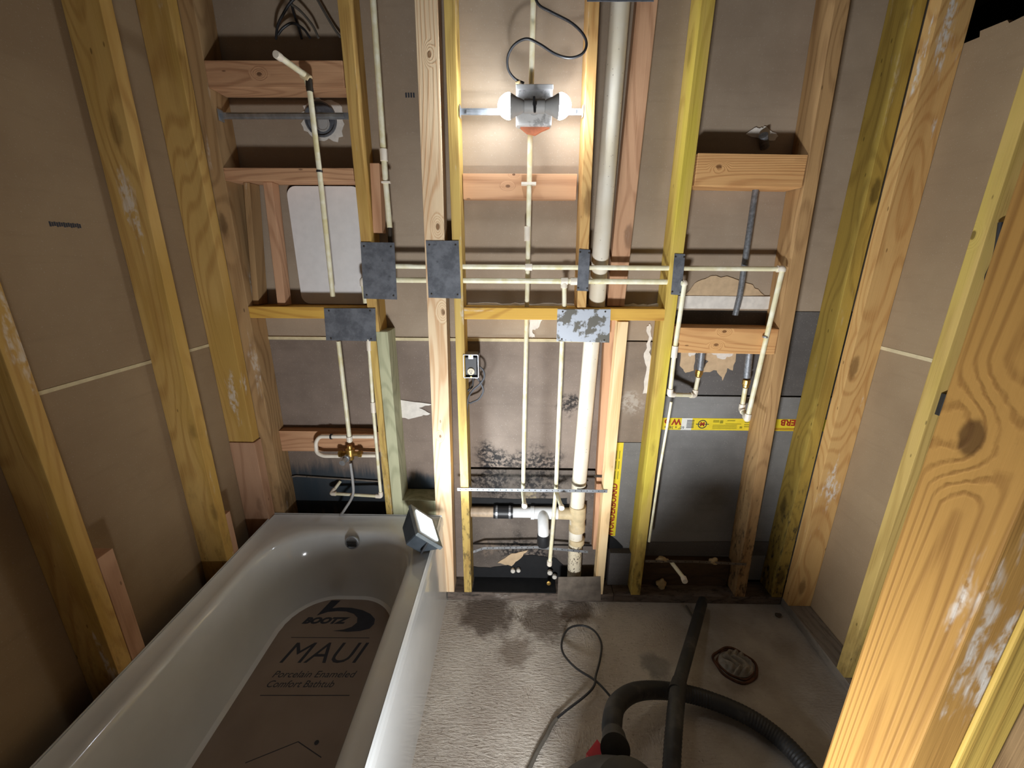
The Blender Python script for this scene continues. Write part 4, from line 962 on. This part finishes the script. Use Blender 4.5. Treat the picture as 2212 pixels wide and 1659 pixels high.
# ------------------------------------------------------------------ floor things
def hose(pts, r, label, name='vacuum_hose'):
    P = spline(pts, 26); rs = [r*(1+.035*(1 if (i % 2) else -1)) for i in range(len(P))]
    return P, rs
RH = .0235
h1 = empty('vacuum_hose', (.6, -.3, 0), 'straight black hose leaning from the back plate across the other hose toward the viewer', 'hose')
pA, pB = pz(1516, 1305, .05), pz(1466, 1478, .13)
obj('wand_tube', tube([pA, pB], .0195, 28), HOSE, h1, smooth=True)
obj('wand_tip', tube([pA, pA+(pA-pB).normalized()*.03], [.0195, .0165], 28), HOSE, h1, smooth=True)
obj('cuff', tube([pB+(pA-pB).normalized()*.012, pB+(pB-pA).normalized()*.035], [.0215, .0235], 28), HOSE, h1, smooth=True)
P, rs = hose([pB, pz(1457, 1560, .15), pz(1450, 1680, .12), pz(1452, 1800, .06)], .0225, '')
obj('ribbed_length', tube(P, rs, 24), HOSE, h1, smooth=True)
h2 = empty('vacuum_hose', (.4, -.5, 0), 'ribbed black hose arching out of the grey cuff and away to the right', 'hose')
P, rs = hose([pz(1327, 1600, .275), pz(1322, 1565, .25), pz(1334, 1520, .19), pz(1375, 1494, .12), pz(1440, 1492, .065), pz(1520, 1508, .04), pz(1620, 1550, .035), pz(1705, 1615, .03), pz(1790, 1720, .03)], .0245, '')
obj('ribbed_length', tube(P, rs, 24), HOSE, h2, smooth=True)
HG = plain('grey_cuff', C(62,60,58), .55)
k0 = pz(1326, 1590, .27); k1 = pz(1334, 1665, .33)
obj('cuff', lathe(k0, k1-k0, [(0,.025),(.002,.028),(.035,.029),(.037,.032),(.05,.034)], 32), HG, h2, 'grey cuff', smooth=True)
vb = empty('shop_vacuum', (.21, -.90, 0), 'grey domed top of a shop vacuum at the bottom edge below the hose cuff', 'vacuum cleaner')
obj('vacuum_lid', lathe((.21, -.90, .225), (0,0,1), [(0,.172),(.012,.176),(.03,.172),(.075,.158),(.12,.130),(.165,.10),(.20,.075),(.235,.06),(.245,.03)], 48), HG, vb, smooth=True)
obj('vacuum_drum', lathe((.21, -.90, .0), (0,0,1), [(0,.150),(.01,.156),(.22,.170),(.2245,.168)], 48), plain('drum', C(52,50,50), .5), vb, smooth=True)
rp = [pz(x, y, .24) for x, y in ((1290,1597),(1301,1612),(1297,1636),(1281,1645),(1266,1628))]
bm = bmesh.new(); A = [bm.verts.new(p) for p in rp]; B = [bm.verts.new(p-Vector((0,0,.02))) for p in rp]
bm.faces.new(A); bm.faces.new(B[::-1])
for i in range(5): bm.faces.new((A[i], B[i], B[(i+1) % 5], A[(i+1) % 5]))
obj('latch', bm, RED, vb, 'bright red latch')
bm = hexa(bmesh.new(), [rp[4]+Vector((0,0,-.1)), rp[2]+Vector((0,0,-.1)), rp[1]+Vector((0,0,-.1)), rp[0]+Vector((0,0,-.1)), rp[4]+Vector((0,0,-.02)), rp[2]+Vector((0,0,-.02)), rp[1]+Vector((0,0,-.02)), rp[0]+Vector((0,0,-.02))])
obj('latch_foot', bm, RED, vb)
pts = [(1330,1520,.02),(1308,1492,.035),(1283,1468,.04),(1243,1442,.035),(1217,1412,.025),(1214,1385,.02),(1228,1358,.02),(1257,1351,.02),(1284,1363,.022),(1299,1390,.025),(1296,1425,.03),(1287,1460,.05),(1283,1482,.045),(1262,1505,.03),(1203,1552,.012),(1180,1590,.010),(1160,1625,.010),(1135,1680,.010)]
ec = empty('extension_cord', pz(1214, 1385, .004), 'black cord looping on the floor, turning dusty grey toward the viewer', 'cord')
SP = spline([pz(*p) for p in pts], 8); cut = 14*8
obj('black_length', tube(SP[:cut+1], .0038, 10), CORD, ec, smooth=True)
obj('dusty_length', tube(SP[cut:], .0062, 10), GREYCORD, ec, 'dusty grey sleeve', smooth=True)
# old toilet flange with crumpled rag
fg = empty('closet_flange', pz(1588, 1437, 0), 'rusty round floor flange stuffed with crumpled plastic, right of the hoses', 'floor flange')
RUST = plain('rusty_ring', C(92,60,44), .85, var=.3)
cf = pz(1588, 1437, .0)
def ringbm(cx, cy, rx, ry, z, r, seed, seg_=72, amp=.004):
    rnd = random.Random(seed); ph = rnd.uniform(0, 6)
    pts_ = [(cx+(rx+amp*math.sin(5*a/seg_*6.283+ph))*math.cos(a/seg_*6.283), cy+(ry+amp*math.cos(4*a/seg_*6.283+ph))*math.sin(a/seg_*6.283), z) for a in range(seg_+1)]
    return tube(pts_, r, 8)
obj('outer_ring', ringbm(cf.x, cf.y, .070, .064, .003, .0045, 1), RUST, fg, smooth=True)
obj('inner_ring', ringbm(cf.x, cf.y, .058, .052, .004, .0035, 2), RUST, fg, smooth=True)
bm = bmesh.new(); n1 = 44; grid = []
for i in range(n1+1):
    row = []
    for j in range(n1+1):
        u, v = i/n1*2-1, j/n1*2-1; d = math.hypot(u, v)
        if max(abs(u), abs(v)) > 0: s_ = max(abs(u), abs(v))/max(d, 1e-6); 
        else: s_ = 1
        x, y = u*s_*.060, v*s_*.050
        f = 1-min(1, math.hypot(x/.060, y/.050))
        z = .004+.010*min(1, f*4)+.014*abs(math.sin(x*120+math.sin(y*90)*1.6))*min(1, f*5)+.004*math.sin(y*160+x*60)*min(1, f*4)
        row.append(bm.verts.new((cf.x+x+.003, cf.y+y+.002, z)))
    grid.append(row)
for i in range(n1):
    for j in range(n1): bm.faces.new((grid[i][j], grid[i+1][j], grid[i+1][j+1], grid[i][j+1]))
obj('crumpled_plastic', bm, plain('grey_plastic_sheet', C(150,142,132), .5, var=.2), fg, 'crumpled grey plastic', smooth=True)
c_ = pz(1403, 1297, .0); obj('paper_chip', obox((c_.x, c_.y-.002, .012), (1,0,0), (0,1,0), (0,0,1), .020, .004, .022, .0005), GYP, None, 'small pale square chip leaning on the dark bottom plate', 'chip')
c_ = pz(1680, 1331, .0); lump((c_.x, c_.y, .006), (.012,.009,.007), plain('dark_debris', C(80,70,60), .9), 'debris_lump', 'small dark lump of debris on the floor at the right', 'debris', 5)
c_ = pz(1482, 1310, 0); c2 = pz(1503, 1345, 0)
obj('floor_stick', tube([c_+Vector((0,0,.004)), c2+Vector((0,0,.004))], .0035, 8), GREYCORD, None, 'thin dusty stick on the floor left of the straight hose end', 'stick')
# wire and dark box beside the near right stud
pipe('electric_cable', [pxx(2162, 480, 1.12), pxx(2148, 560, 1.13), pxx(2116, 630, 1.145), pxx(2092, 700, 1.15), pxx(2082, 740, 1.15)], .005, CORD, 'black cable hanging behind the doorway post at right', 'cable', sp=True)
a, b = pxx(2040, 835, 1.14), pxx(2032, 892, 1.14)
abox('dark_bracket', (1.120, -.356, .985), (1.175, -.343, 1.045), RUB, 'small black bracket on the side of the right-wall stud', 'bracket', .001)
